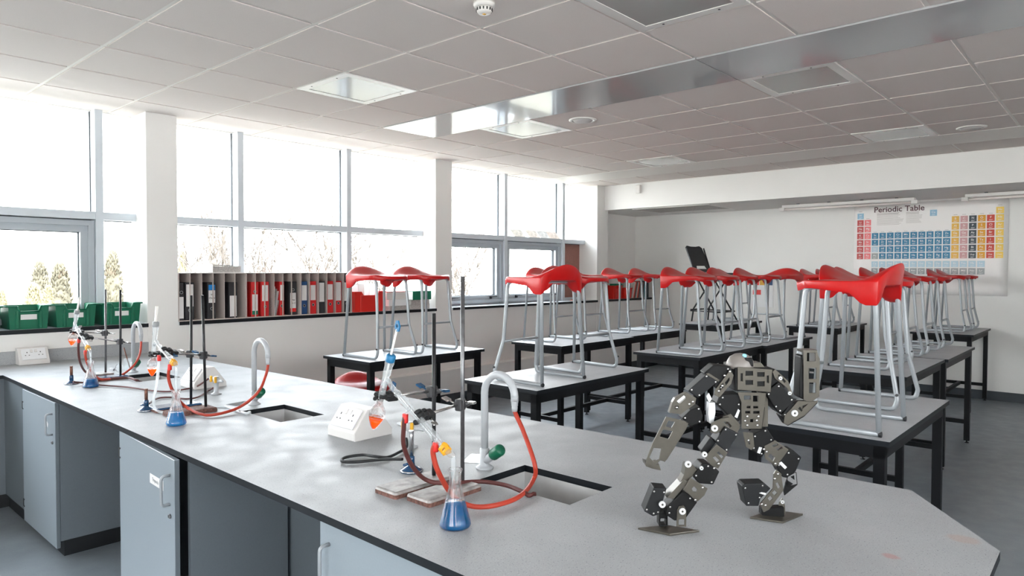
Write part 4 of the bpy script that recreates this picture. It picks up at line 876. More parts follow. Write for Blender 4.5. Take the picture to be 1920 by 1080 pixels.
def retort_clamp(rod, grip, gdir, gr, label, blue=False, over=0.05):
    """boss on the rod, arm across it, three prongs round the glass at grip (gdir = axis of the glass)"""
    rod = Vector(rod); grip = Vector(grip); d = (grip - rod); d.normalize()
    side = d.cross(Vector((0, 0, 1))).normalized(); g = Vector(gdir).normalized()
    t = thing('retort_clamp', label, 'clamp', rod, 0, 'retort clamps')
    off = side * 0.016
    loc = lambda p: Vector(p) - rod
    m = MB(); mx = frame_mx(loc(rod + off*0.5), (0, 0, 1), d)
    m.bbox((-0.012, -0.016, -0.018), (0.012, 0.016, 0.018), 0.005, 2, mx)
    m.lathe([(0.0085, -0.016), (0.0085, 0.016)], 14, frame_mx(loc(rod + off), d))
    m.tube(spline([loc(rod - d*0.012 + Vector((0,0,.006))), loc(rod - d*0.020 - off*0.5), loc(rod - d*0.012 - off*0.9), loc(rod + d*0.004 - off*0.8)]), 0.0045, 8)
    m.build('boss_head', 'bossiron', t)
    for (p, a) in ((loc(rod - off*0.2 - d*0.014), -d), (loc(rod + off*1.4), side + Vector((0, 0, 0.4)))):
        a = Vector(a).normalized(); m = MB(); m.tube([p, p + a*0.030], 0.003, 8)
        m.bbox((-0.013, -0.004, 0.024), (0.013, 0.004, 0.050), 0.003, 1, frame_mx(p, a)); m.build('thumbscrew', 'thumb' if blue else 'steel', t)
    a0 = grip - d*(gr + 0.050)
    m = MB(); m.tube([loc(rod + off - d*over), loc(a0)], 0.0042, 10); m.build('arm', 'steel', t)
    m = MB(); mxh = frame_mx(loc(a0), d, g if abs(g.dot(d)) < 0.9 else (0, 0, 1))
    m.bbox((-0.011, -0.014, -0.010), (0.011, 0.014, 0.034), 0.005, 2, mxh)
    q = g.cross(d).normalized()
    for s, gg in ((1, 0.006), (-1, 0.006), (-1, -0.008)):
        pts = [loc(a0 + d*0.02 + q*s*0.006 + g*gg)]
        for k in range(6):
            an = PI*(0.98 - 0.80*k/5); pts.append(loc(grip + d*((gr+0.004)*math.cos(an)) + q*s*((gr+0.004)*math.sin(an)) + g*gg))
        pts[1] = (pts[0] + pts[2])/2 + q*s*0.006
        m.tube(spline(pts, 5), 0.0060, 8)
    m.build('prongs', 'rubberblack', t)
    p = loc(a0 + d*0.015 + g*0.011); m = MB(); m.tube([p, p + g*0.022], 0.003, 8); m.bbox((-0.009, -0.0025, 0.018), (0.009, 0.0025, 0.034), 0.002, 1, frame_mx(p, g)); m.build('wing_nut', 'thumb' if blue else 'steel', t)

def conical_flask(x, y, level, mt, label):
    t = thing('conical_flask', label, 'flask', (x, y, BT + 0.0005), 0, 'conical flasks of blue liquid')
    out = [(0.0, 0.0), (0.036, 0.0), (0.0405, 0.003), (0.0425, 0.009), (0.041, 0.016), (0.0175, 0.103), (0.0162, 0.112), (0.0160, 0.142), (0.0185, 0.147), (0.0195, 0.151), (0.0180, 0.153)]
    m = MB(); m.lathe(out, 40, None, False, False)
    g = m.build('glass', 'glass', t, fix=False)
    so = g.modifiers.new('wall', 'SOLIDIFY'); so.thickness = 0.0012; so.offset = -1
    rr = lambda z: 0.041 - (0.041 - 0.0175)*(z - 0.016)/(0.103 - 0.016)
    m = MB(); m.lathe([(0.0, 0.0018), (0.035, 0.0018), (0.0392, 0.0045), (0.0408, 0.009), (0.0393, 0.016), (rr(level) - 0.0016, level), (0, level)], 40); m.build('blue_liquid', mt, t)
conical_flask(1.232, 1.303, 0.066, 'blue', 'nearest conical flask, holding deep blue liquid')
conical_flask(1.236, 3.054, 0.055, 'blue2', 'middle conical flask, holding paler blue liquid')
conical_flask(1.310, 4.395, 0.048, 'blue', 'farthest small-looking conical flask of blue liquid, at left end')

def distillation(x, tip, top, thermo, junc, clip, mouth, port_lo, port_up, cap, label, tagcap=False):
    """pear flask, still head, thermometer, condenser and receiver bend in one upright plane at x"""
    V = lambda q: Vector((x, q[0], q[1]))
    T_, Tp, Th, J, C_, Mo = map(V, (tip, top, thermo, junc, clip, mouth))
    t = thing('distillation_glassware', label, 'glassware', T_, 0, 'distillation glassware')
    ax = (Tp - T_).normalized(); L = (Tp - T_).length; o = T_
    loc = lambda p: Vector(p) - o
    mx = frame_mx((0, 0, 0), ax)
    m = MB(); prof = [(0.0, 0.0), (0.0045, 0.001), (0.0115, 0.012), (0.0185, 0.028), (0.0232, 0.044), (0.0242, 0.054), (0.0225, 0.064), (0.0165, 0.075), (0.0112, 0.082), (0.0098, 0.092), (0.0098, 0.104), (0.0118, 0.106), (0.0118, 0.112)]
    m.lathe(prof, 28, mx, False, False); pf = m.build('pear_flask', 'glass', t, fix=False)
    m = MB(); m.lathe([(0.0, 0.0015), (0.0036, 0.002), (0.0105, 0.0125), (0.0173, 0.028), (0.0205, 0.0365), (0, 0.0365)], 28, mx); m.build('orange_liquid', 'orange', pf)
    s1 = ax*0.108
    m = MB(); m.tube([s1, ax*0.128, ax*(L - 0.045), ax*(L - 0.040), ax*(L - 0.012), ax*(L - 0.010), ax*L], [0.0105, 0.0098, 0.0098, 0.0118, 0.0118, 0.0135, 0.0135], 18, False)
    cd = (C_ - J).normalized(); K = J + cd*0.030
    m.tube(spline([ax*(0.108 + 0.035), loc(J) - cd*0.022 + Vector((0, 0, .006)), loc(J), loc(K)], 6), 0.0072, 14, False)
    m.tube([loc(K) - cd*0.006, loc(K), loc(K) + cd*0.003], [0.0092, 0.0105, 0.0105], 16, False)
    m.build('still_head', 'glass_hazy', t, fix=False)
    m = MB(); m.lathe([(0.0125, L - 0.002), (0.0140, L + 0.002), (0.0140, L + 0.018), (0.010, L + 0.021), (0.004, L + 0.021)], 14, mx); m.build('screw_cap', cap, t)
    m = MB(); m.tube([ax*(L - 0.075), loc(Th)], 0.0033 if tagcap else 0.0056, 10); m.tube([ax*(L - 0.085), ax*(L - 0.070)], 0.0036, 10); th = m.build('thermometer', 'thermo', t)
    m = MB(); m.tube([ax*(L - 0.093), ax*(L - 0.078)], 0.0035, 10); m.build('bulb', 'rod', th)
    if tagcap:
        a2 = (Th - Tp).normalized(); m = MB(); R_ = 0.0095
        c = loc(Th) + a2*0.008
        m.prism([(-0.006, -0.014), (0.006, -0.014), (0.011, 0.0), (0.007, 0.009), (0.004, 0.017), (-0.004, 0.017), (-0.007, 0.009), (-0.011, 0.0)], [[(0.005*math.cos(k*PI/4), 0.002 + 0.005*math.sin(k*PI/4)) for k in range(8)]], (-0.005, 0, 0), lambda q: (c.x + 0.0025, c.y - q[0], c.z + q[1])); m.build('hanging_ring', 'bluecap', th)
    CL = (C_ - K).length - 0.018
    mc = frame_mx(loc(K), cd)
    m = MB(); m.lathe([(0.0078, 0.0), (0.0078, 0.012), (0.0115, 0.022), (0.0128, 0.034), (0.0105, 0.046), (0.0105, CL - 0.050), (0.0128, CL - 0.036), (0.0115, CL - 0.022), (0.0078, CL - 0.012), (0.0072, CL + 0.012)], 24, mc, False, False)
    co = m.build('condenser', 'glass_hazy', t, fix=False)
    m = MB(); m.tube([loc(K), loc(C_) - cd*0.012], 0.0042, 10, False); m.build('inner_tube', 'glass', co, fix=False)
    for pp, cc in ((port_up, 'redcap'), (port_lo, 'redcap')):
        P_ = V(pp); s = K + cd*max(0.030, min(CL - 0.030, (P_ - K).dot(cd)))
        m = MB(); m.tube([loc(s), loc(P_)], 0.0045, 10); m.build('side_port', 'glass_hazy', co, fix=False)
        dn = Vector((0, 0, -1)); m = MB(); m.lathe([(0.0072, -0.008), (0.0085, -0.006), (0.0085, 0.014), (0.0072, 0.018)], 14, frame_mx(loc(P_) , dn)); m.build('port_cap', cc, co)
    m = MB(); mk = frame_mx(loc(C_) - cd*0.010, cd)
    m.lathe([(0.0098, -0.005), (0.0130, -0.005), (0.0130, 0.005), (0.0098, 0.005)], 18, mk); m.lathe([(0.0098, 0.010), (0.0125, 0.010), (0.0125, 0.016), (0.0098, 0.016)], 18, mk)
    for a in (0.4, 2.2, 4.2): m.box((-0.004, 0.0095, -0.006), (0.004, 0.0150, 0.017), mk @ Matrix.Rotation(a, 4, 'Z'))
    m.build('joint_clip', 'yellowclip', t)
    m = MB(); p = spline([loc(C_) - cd*0.008, loc(C_) + cd*0.016, (loc(C_) + cd*0.03)*0.5 + loc(Mo)*0.5 + Vector((0, 0, .012)), loc(Mo), loc(Mo) + Vector((0, 0.0, -0.040))], 7)
    n = len(p); m.tube(p, [0.0095 - 0.0055*k/(n-1) for k in range(n)], 14, False); m.build('receiver_bend', 'glass_hazy', t, fix=False)
distillation(1.222, (1.640, 1.066), (1.562, 1.272), (1.530, 1.365), (1.553, 1.199), (1.326, 1.060), (1.300, 1.030), (1.368, 1.066), (1.494, 1.124), 'bluecap',
             'nearest distillation glassware with orange flask and blue-topped thermometer', True)
distillation(1.235, (3.311, 1.045), (3.262, 1.276), (3.247, 1.365), (3.235, 1.192), (3.066, 1.128), (3.050, 1.045), (3.112, 1.110), (3.226, 1.140), 'greycap',
             'middle distillation glassware, orange flask beside a clear drain tube')
distillation(1.310, (4.732, 1.073), (4.625, 1.272), (4.570, 1.365), (4.648, 1.195), (4.430, 1.080), (4.392, 1.035), (4.481, 1.056), (4.594, 1.116), 'greycap',
             'farthest distillation glassware, in front of the green trays')
cdA = (0, -0.227, -0.139); cdB = (0, -0.17, -0.06); cdC = (0, -0.218, -0.115)
retort_clamp((1.455, 1.637, 1.146), (1.222, 1.606, 1.164), (0, -0.3, 0.95), 0.0105, 'clamp with blue screws gripping the nearest orange flask', True)
retort_clamp((1.460, 1.512, 1.120), (1.222, 1.440, 1.130), cdA, 0.0112, 'clamp gripping the nearest condenser, silver wing screws')
retort_clamp((1.460, 3.420, 1.118), (1.235, 3.293, 1.146), (0, -0.2, 0.98), 0.0105, 'clamp gripping the middle orange flask')
retort_clamp((1.455, 3.262, 1.125), (1.235, 3.172, 1.168), cdB, 0.0112, 'clamp with blue screws on the middle condenser', True)
retort_clamp((1.524, 4.815, 1.128), (1.310, 4.694, 1.157), (0, -0.4, 0.9), 0.0105, 'clamp gripping the farthest orange flask')
retort_clamp((1.548, 4.630, 1.085), (1.310, 4.545, 1.141), cdC, 0.0112, 'clamp gripping the farthest condenser')

t = thing('beaker', 'small glass beaker holding a dark rod beside the farthest tap', 'beaker', (1.705, 4.965, BT + 0.0005))
m = MB(); m.lathe([(0, 0), (0.026, 0), (0.028, 0.003), (0.028, 0.075), (0.031, 0.078)], 24, None, False, False); m.build('glass', 'glass_hazy', t, fix=False)
m = MB(); m.tube([(0.012, 0, 0.003), (-0.022, 0.014, 0.150)], 0.004, 8); m.build('rod', 'brass', t)
t = thing('funnel', 'glass funnel lying on the bench behind the farthest stand', 'funnel', (1.60, 4.96, BT + 0.004))
m = MB(); m.lathe([(0.004, 0.0), (0.004, 0.045), (0.030, 0.080), (0.031, 0.084)], 24, frame_mx((0, 0.02, 0.016), (0.35, -0.9, 0.10)), False, False); o = m.build('cone', 'glass_hazy', t, fix=False)
m = MB(); m.tube([(0.02, 0.02, 0.004), (0.07, 0.14, 0.006)], 0.005, 8); m.build('stem', 'rod', t)
for (x, y, r, lb) in ((1.735, 1.72, 0.5, 'clear plastic sheet lying flat behind the nearest tap'), (1.655, 3.31, 0.2, 'clear plastic sheet lying flat by the middle tap')):
    m = MB(); m.box((-0.055, -0.040, 0), (0.055, 0.040, 0.0012), Matrix.Rotation(r, 4, 'Z')); o = m.build('plastic_sheet', 'clearpvc', None, (x, y, BT)); tag(o, lb, 'sheet')
# ------------------------------------------------------------------ tables
def make_table(label, loc, group, L=1.2, W=0.6):
    t = thing('table', label, 'table', loc, 0, group)
    h = BT
    m = MB(); m.box((0, 0, h - 0.022), (L, W, h))
    o = m.build('tabletop', ['tabletop', 'edge'], t)
    for p in o.data.polygons:
        if p.normal.z < 0.5: p.material_index = 1
    i0 = 0.022; lw = 0.042
    m = MB(); z0, z1 = h - 0.078, h - 0.022
    m.box((i0, i0, z0), (L - i0, i0 + 0.03, z1)); m.box((i0, W - i0 - 0.03, z0), (L - i0, W - i0, z1)); m.box((i0, i0, z0), (i0 + 0.03, W - i0, z1)); m.box((L - i0 - 0.03, i0, z0), (L - i0, W - i0, z1)); m.build('apron', 'tableblack', t)
    for x in (i0, L - i0 - lw):
        for y in (i0, W - i0 - lw):
            m = MB(); m.box((x, y, 0.022), (x + lw, y + lw, z1)); lg = m.build('leg', 'tableblack', t)
            m = MB(); m.lathe([(0.019, 0), (0.019, 0.005), (0.007, 0.008), (0.007, 0.024)], 14, Matrix.Translation((x + lw/2, y + lw/2, 0))); m.build('foot', 'blackplastic', lg)
    m = MB(); za, zb = 0.17, 0.205
    for x in (i0, L - i0 - lw): m.box((x + 0.006, i0 + lw, za), (x + 0.036, W - i0 - lw, zb))
    m.box((i0 + 0.03, W/2 - 0.016, za), (L - i0 - 0.03, W/2 + 0.016, zb)); m.build('stretcher', 'tableblack', t)
    return t
tb = make_table('window-side front table, in front of the red tray', (3.03, 4.11, 0), 'tables with stools on top')
for lb, loc in [('front table of the middle row, behind the nearest tap', (2.945, 2.455, 0)),
                ('front table of the right row, behind the robot', (3.00, 0.695, 0)),
                ('second table of the window row, before the far opening window', (4.835, 3.745, 0)),
                ('third table of the window row, in front of the far book shelf', (6.045, 3.80, 0)),
                ('second table of the middle row, behind the robot head', (4.93, 2.47, 0)),
                ('third table of the middle row, joined to the second', (6.14, 2.43, 0)),
                ('second table of the right row', (4.93, 1.05, 0)),
                ('third table of the right row, reaching towards the poster', (6.15, 1.03, 0)),
                ('table by the back wall carrying the black high chair', (8.03, 3.72, 0)),
                ('table by the back wall in the middle, left of the poster', (8.60, 2.56, 0)),
                ('table by the back wall at right, under the poster', (8.72, 1.235, 0))]:
    dup(tb, loc, 0, lb)

# ------------------------------------------------------------------ stools
def seat_mesh():
    m = MB(); NU, NV = 20, 16; top = []; bot = []
    for b in range(NV + 1):
        v = -1 + 2*b/NV; rt = []; rb = []
        for a in range(NU + 1):
            u = -1 + 2*a/NU
            w = 0.200 - 0.020*smooth01(0.0, -1, v) if v < 0 else 0.200
            w -= 0.05*smooth01(-0.62, -1.0, v)
            x = u*w
            y = v*0.172 - (0.035*(1 - u*u) if v < 0 else 0)*smooth01(0, -1, v) + 0.012*(1 - u*u)*smooth01(0.3, 1, v)
            lip = 0.072*(max(0.0, 1 - abs(u)**1.9))**1.0*smooth01(0.38, 1.0, v)
            z = 0.636 - 0.012*(1 - u*u)*(1 - v*v) + lip - 0.014*smooth01(-0.7, -1, v) - 0.006*smooth01(0.85, 1, abs(u))
            y += 0.030*lip/0.072
            d = 0.024 + 0.010*smooth01(0.7, 1, abs(u))
            drop = 0.052*smooth01(0.62, 0.84, abs(u))*smooth01(0.30, 0.74, v) + 0.014*smooth01(.7, 1, abs(u))*smooth01(-0.6, 0.3, v)
            zb = min(z - lip - d, 0.612) - drop
            rt.append(m.bm.verts.new((x, y, z))); rb.append(m.bm.verts.new((x*0.985, y*0.985 - (0.020*lip/0.072), zb)))
        top.append(rt); bot.append(rb)
    m.smooth = True
    for b in range(NV):
        for a in range(NU):
            m._f([top[b][a], top[b][a+1], top[b+1][a+1], top[b+1][a]]); m._f([bot[b][a], bot[b+1][a], bot[b+1][a+1], bot[b][a+1]])
    for a in range(NU):
        m._f([top[0][a], bot[0][a], bot[0][a+1], top[0][a+1]]); m._f([top[NV][a], top[NV][a+1], bot[NV][a+1], bot[NV][a]])
    for b in range(NV):
        m._f([top[b][0], top[b+1][0], bot[b+1][0], bot[b][0]]); m._f([top[b][NU], bot[b][NU], bot[b+1][NU], top[b+1][NU]])
    return m
def make_stool(label, loc, rot, group):
    t = thing('stool', label, 'stool', loc, rot, group)
    o = seat_mesh().build('seat', 'red', t)
    bv = o.modifiers.new('round', 'BEVEL'); bv.width = 0.004; bv.segments = 2; bv.limit_method = 'ANGLE'; bv.angle_limit = math.radians(50)
    r = 0.011
    for s in (-1, 1):
        m = MB()
        path = [(s*0.204, 0.186, 0.012), (s*0.176, 0.158, 0.598), (s*0.165, 0.110, 0.602), (s*0.150, -0.128, 0.604), (s*0.160, -0.155, 0.245), (s*0.196, -0.196, 0.055), (s*0.198, -0.185, 0.0115), (s*0.204, 0.190, 0.0115)]
        m.tube(fillet(path, [0, 0.014, 0.02, 0.045, 0.06, 0.03, 0.035, 0], 7), r, 12); m.build('side_frame', 'tubegrey', t)
        m = MB(); m.lathe([(0.0118, 0), (0.0125, 0.004), (0.0125, 0.010), (0.0113, 0.012)], 12, frame_mx((s*0.204, 0.185, 0.0115), (0, 1, 0))); m.build('end_cap', 'blackplastic', t)
        m = MB(); p = Vector((s*0.190, -0.188, 0.075)); m.tube([p, p + Vector((s*0.020, -0.010, 0.006))], [0.0065, 0.0065], 10); m.build('bumper', 'blackplastic', t)
    m = MB(); m.tube([(-0.158, -0.153, 0.238), (0.158, -0.153, 0.238)], 0.0085, 10); m.build('footrest', 'tubegrey', t)
    m = MB(); m.box((-0.168, -0.06, 0.594), (0.168, -0.03, 0.602)); m.box((-0.168, 0.08, 0.594), (0.168, 0.11, 0.602)); m.build('seat_brackets', 'tubegrey', t)
    return t
Z0 = BT + 0.0006
G_ = 'red stools set on the tables'
st = make_stool('left one of the two stools on the window-side front table', (3.33, 4.375, Z0), 0.06, G_)
ST = [('right one of the two stools on the window-side front table', 3.80, 4.40, 0.05, Z0),
      ('stool on the middle front table with its raised back lip facing the camera', 3.265, 2.70, PI, Z0),
      ('stool on the middle front table facing right, partly behind the other', 3.825, 2.83, -0.02, Z0),
      ('nearest stool on the right front table, back lip facing the camera', 3.265, 0.935, PI, Z0),
      ('farther stool on the right front table, behind the nearest stool', 3.88, 1.015, -0.02, Z0),
      ('first stool on the second window-row table, seen behind the middle front stools', 5.23, 4.17, 0.0, Z0),
      ('second stool on the second window-row table', 5.66, 4.13, 0.0, Z0),
      ('stool at the left of the third window-row table, below the far book shelf', 6.48, 4.16, 0.02, Z0),
      ('stool at the right end of the third window-row table', 7.02, 4.15, 0.0, Z0),
      ('first stool on the middle row, its red socket corner nearest left', 5.19, 2.69, 0.03, Z0),
      ('second stool along the middle row', 5.615, 2.69, 0.0, Z0),
      ('third stool along the middle row, in front of the black chair', 6.03, 2.70, 0.0, Z0),
      ('fourth stool along the middle row', 6.60, 2.70, 0.0, Z0),
      ('last stool on the middle row, turned sideways with its wide lip at the back', 7.06, 2.70, -PI/2 - 0.12, Z0),
      ('first stool on the right second table, behind the front pair', 5.36, 1.40, 0.0, Z0),
      ('second stool on the right row, beyond the first', 5.98, 1.40, 0.02, Z0),
      ('third stool on the right row', 6.58, 1.40, -0.02, Z0),
      ('last stool on the right row, before the back wall table', 7.18, 1.40, 0.0, Z0),
      ('left stool on the table under the poster', 9.18, 1.55, 0.0, Z0),
      ('right stool on the table under the poster', 9.64, 1.54, 0.03, Z0),
      ('left stool on the middle back-wall table', 8.86, 2.86, 0.0, Z0),
      ('right stool on the middle back-wall table', 9.42, 2.86, 0.04, Z0),
      ('stool behind the black high chair by the back wall', 9.04, 4.06, 0.05, Z0),
      ('stool standing on the floor under the window-side front table', 3.26, 4.50, -0.25, 0.0006)]
for lb, x, y, rz, z in ST: dup(st, (x, y, z), rz, lb)

# black high chair on the back table
t = thing('high_chair', 'black folding high chair standing on a back-wall table', 'chair', (8.50, 4.06, Z0), -0.12)
m = MB(); n = 8
b = bmesh.new()
def chair_back():
    m = MB(); outer = [(-0.185, 0.0), (0.185, 0.0), (0.195, 0.10), (0.185, 0.33), (0.14, 0.355), (0.06, 0.345), (-0.06, 0.345), (-0.14, 0.355), (-0.185, 0.33), (-0.195, 0.10)]
    hole = [(-0.12, 0.045), (0.12, 0.045), (0.10, 0.085), (-0.10, 0.085)]
    m.prism(outer, [hole], (0, 0.016, 0), lambda q: (q[0], 0.17 + q[1]*0.46, 0.655 + q[1]))
    return m
chair_back().build('backrest', 'blackplastic', t, bevel=0.004)
m = MB(); m.bbox((-0.19, -0.22, 0.625), (0.19, 0.19, 0.650), 0.010); m.build('seat', 'blackplastic', t)
for s in (-1, 1):
    m = MB(); m.tube(fillet([(s*0.19, 0.30, 0.98), (s*0.19, 0.18, 0.64), (s*0.20, -0.22, 0.012)], 0.04), 0.010, 10); m.build('front_leg', 'blacktube', t)
    m = MB(); m.tube(fillet([(s*0.17, -0.10, 0.61), (s*0.18, 0.20, 0.18), (s*0.19, 0.22, 0.012)], 0.04), 0.010, 10); m.build('rear_leg', 'blacktube', t)
for y, z in ((-0.16, 0.145), (0.215, 0.165)):
    m = MB(); m.tube([(-0.22, y, z), (0.22, y, z)], 0.010, 10); m.build('footrest', 'blacktube', t)
for s in (-1, 1):
    m = MB(); m.tube([(s*0.20, -0.17, 0.15), (s*0.19, 0.24, 0.15)], 0.008, 8); m.build('side_rail', 'blacktube', t)
b.free()

# ------------------------------------------------------------------ sill: trays, racks, binders
def tray(xc, w, mt, label, h=0.165, yf=5.872, depth=0.30, group='green trays on the sill', lab=True):
    t = thing('storage_tray', label, 'tray', (xc, yf, SILL + 0.0006), 0, group)
    a = w/2; k = a*0.86
    m = MB(); wl = 0.004
    def taper(z): return k + (a*0.94 - k)*z/h
    lo = [(-k, 0.012), (k, 0.012), (k, depth - 0.02), (-k, depth - 0.02)]; hi = [(-a*0.94, 0.0), (a*0.94, 0.0), (a*0.94, depth), (-a*0.94, depth)]
    zs = [0.0, h - 0.012]
    front_low = h - 0.038
    B0 = [m.bm.verts.new((p[0], p[1], 0)) for p in lo]
    rim = [(-a*0.94, 0), (-a*0.55, 0), (-a*0.46, 0), (a*0.46, 0), (a*0.55, 0), (a*0.94, 0), (a*0.94, depth), (-a*0.94, depth)]
    rz = [h, h, front_low, front_low, h, h, h, h]
    bot = [(-k, .012), (-k*0.58, .012), (-k*0.49, .012), (k*0.49, .012), (k*0.58, .012), (k, .012), (k, depth - .02), (-k, depth - .02)]
    for v in B0: m.bm.verts.remove(v)
    vo = [m.bm.verts.new((p[0], p[1], 0)) for p in bot]; vt = [m.bm.verts.new((p[0], p[1], z)) for p, z in zip(rim, rz)]
    vi = [m.bm.verts.new((p[0]*0.965, 0.005 + p[1]*0.965, z)) for p, z in zip(rim, rz)]; vb = [m.bm.verts.new((p[0]*0.965, 0.005 + p[1]*0.965, 0.004)) for p in bot]
    n = len(vo)
    for i in range(n):
        j = (i+1) % n
        m._f([vo[i], vo[j], vt[j], vt[i]]); m._f([vt[i], vt[j], vi[j], vi[i]]); m._f([vi[i], vi[j], vb[j], vb[i]])
    m._f(vo[::-1]); m._f(vb)
    m.build('tub', mt, t)
    m = MB(); R2 = [(-a, -0.012), (-a*0.55, -0.012), (-a*0.44, -0.012), (a*0.44, -0.012), (a*0.55, -0.012), (a, -0.012)]
    for p, q, z0, z1 in zip(R2, R2[1:], (h, h, front_low, front_low, h), (h, front_low, front_low, h, h)):
        if p[0] == q[0]: continue
        m.tube([(p[0], p[1] + 0.004, z0), (q[0], q[1] + 0.004, z1)], 0.006, 6)
    m.tube([(-a, -0.008, h), (-a, depth, h)], 0.006, 6); m.tube([(a, -0.008, h), (a, depth, h)], 0.006, 6); m.build('rim', mt, t)
    for s in (-1, 1):
        m = MB(); m.bbox((s*k*0.62 - 0.010, -0.004, 0.004), (s*k*0.62 + 0.010, 0.02, h - 0.03), 0.004, 1); m.build('rib', mt, t)
    if lab:
        m = MB(); m.box((-0.050, 0.002, h*0.42), (0.048, 0.006, h*0.42 + 0.040)); m.build('label_card', 'l_white', t)
    return t
tray(1.363, 0.262, 'tray', 'green plastic tray on the sill, third from the pillar')
tray(1.660, 0.285, 'tray', 'green plastic tray on the sill, second from the pillar')
tray(1.975, 0.290, 'tray', 'green plastic tray on the sill, next to the pillar')
tray(1.070, 0.270, 'tray', 'green plastic tray cut off by the left edge of the photo')

def rack(x0, x1, n, label):
    t = thing('file_rack', label, 'rack', (x0, 5.868, SILL + 0.0006), 0, 'beige binder racks')
    L = x1 - x0; D = 0.285; Hh = 0.405; th = 0.006
    m = MB(); m.box((0, 0, 0), (L, D, th)); m.box((0, D - th, th), (L, D, Hh)); m.box((0, 0, th), (th, D - th, Hh - th)); m.box((L - th, 0, th), (L, D - th, Hh - th)); m.build('shell', 'card', t)
    m = MB(); m.box((-0.002, -0.002, Hh - th), (L + 0.002, D, Hh)); m.build('top_board', 'cardtop', t)
    for k in range(1, n):
        x = L*k/n; m = MB(); m.box((x - 0.002, 0.001, th), (x + 0.002, D - th, Hh - th)); m.build('divider', 'card', t)
rack(2.404, 2.988, 6, 'beige binder rack next to the first pillar, with black binders')
rack(2.992, 3.532, 6, 'middle beige binder rack, mostly red binders')
rack(3.536, 4.112, 6, 'right beige binder rack, next to the red tray')
def binder(x0, x1, c, lab, hole, label, lc='l_white', h=0.315, extra=None, words=None):
    t = thing('ring_binder', label, 'binder', ((x0 + x1)/2, 5.885, SILL + 0.0075), 0, 'ring binders in the racks')
    a = (x1 - x0)/2
    m = MB(); m.bbox((-a, 0, 0), (a, 0.245, h), 0.003, 1); m.build('cover', c, t)
    if hole is not None:
        m = MB(); m.lathe([(0.014, 0.0), (0.014, 0.002), (0.0095, 0.002), (0.0095, 0.0002)], 18, frame_mx((0, 0, hole*h), (0, -1, 0)), False, False)
        m.build('finger_ring', 'greycap', t)
        m = MB(); m.lathe([(0.0095, 0.0), (0.0095, 0.0008)], 16, frame_mx((0, 0, hole*h), (0, -1, 0))); m.build('finger_hole', 'hole', t)
    if lab:
        m = MB(); m.box((-a*0.78, -0.0012, lab[0]*h), (a*0.78, 0.001, lab[1]*h)); lo = m.build('spine_label', lc, t)
        if words:
            m = MB()
            for q, wd in enumerate(words): text_into(m, wd, 0.021, Matrix.Translation((0, -0.0018, (lab[0]*.45 + lab[1]*.55)*h - q*0.028 + 0.010)) @ Matrix.Rotation(PI/2, 4, 'X'), 0.0003)
            m.build('lettering', 'ink', lo)
    if extra:
        m = MB(); m.box((-a*0.78, -0.0020, extra[0]*h), (a*0.78, 0.001, extra[1]*h)); m.build('colour_patch', extra[2], t)
binder(2.412, 2.456, 'b_black', (0.05, 0.62), 0.74, 'black binder with a torn label, beside the first pillar')
binder(2.466, 2.540, 'b_black', (0.36, 0.95), 0.26, 'black binder with a long white label, second from the pillar')
binder(2.654, 2.726, 'b_black', (0.44, 0.78), 0.28, 'black binder with a blue and white label', 'l_white', extra=(0.79, 0.93, 'l_blue'), words=['Y8', 'Chem'])
binder(2.840, 2.918, 'b_black', (0.04, 0.62), None, 'black binder with a white lower label, at the end of the left rack')
binder(3.048, 3.116, 'b_red', (0.06, 0.64), 0.72, 'red binder with a white label and green patch at its foot', extra=(0.06, 0.17, 'l_green'))
binder(3.142, 3.218, 'b_red', (0.44, 0.90), 0.28, 'red binder with a short white label, second in the middle rack')
binder(3.326, 3.372, 'b_red', (0.44, 0.90), 0.28, 'narrow red binder in the middle rack')
binder(3.425, 3.500, 'b_black', (0.10, 0.66), 0.75, 'black binder with handwriting on its label, ending the middle rack', extra=(0.09, 0.20, 'redcap'), words=['YR4', '10-12'])
binder(3.548, 3.615, 'b_blue', (0.42, 0.88), 0.26, 'dark blue binder, first in the right rack')
binder(3.642, 3.712, 'b_red', (0.42, 0.88), 0.28, 'red binder beside the blue one')
binder(3.738, 3.808, 'b_black', (0.36, 0.95), None, 'black binder with a white label in the right rack, between red ones')
binder(3.832, 3.904, 'b_red', (0.42, 0.90), 0.28, 'red binder with a short label, fourth in the right rack')
binder(3.926, 4.000, 'b_red', (0.38, 0.96), 0.30, 'red binder with a long white label, fifth in the right rack')
binder(4.022, 4.100, 'b_black', (0.36, 0.95), 0.28, 'black binder at the right end of the racks, beside the red tray')
t = thing('loose_papers', 'loose papers leaning in the middle rack between red binders', 'papers', (3.275, 5.90, SILL + 0.0075))
for k in range(5):
    m = MB(); m.box((-0.001, 0, 0), (0.001, 0.22, 0.29 - 0.02*k), Matrix.Translation((-0.022 + 0.011*k, 0, 0)) @ Matrix.Rotation(0.05 + 0.04*k, 4, 'Y')); m.build('sheet', 'paper' if k % 2 else 'papergrey', t)
t = thing('paper_stack', 'thick grey paper file lying on top of the left binder rack', 'papers', (2.83, 5.98, SILL + 0.4065), 0.06)
m = MB(); m.box((-0.13, -0.09, 0.003), (0.12, 0.13, 0.055)); m.build('pages', 'papergrey', t)
m = MB(); m.prism([(-0.14, 0.0), (0.125, 0.0), (0.125, 0.003), (-0.137, 0.003), (-0.137, 0.066), (0.125, 0.058), (0.125, 0.061), (-0.14, 0.070)], (), (0, 0.23, 0), lambda q: (q[0], -0.095, q[1])); m.build('cover', 'cardtop', t)

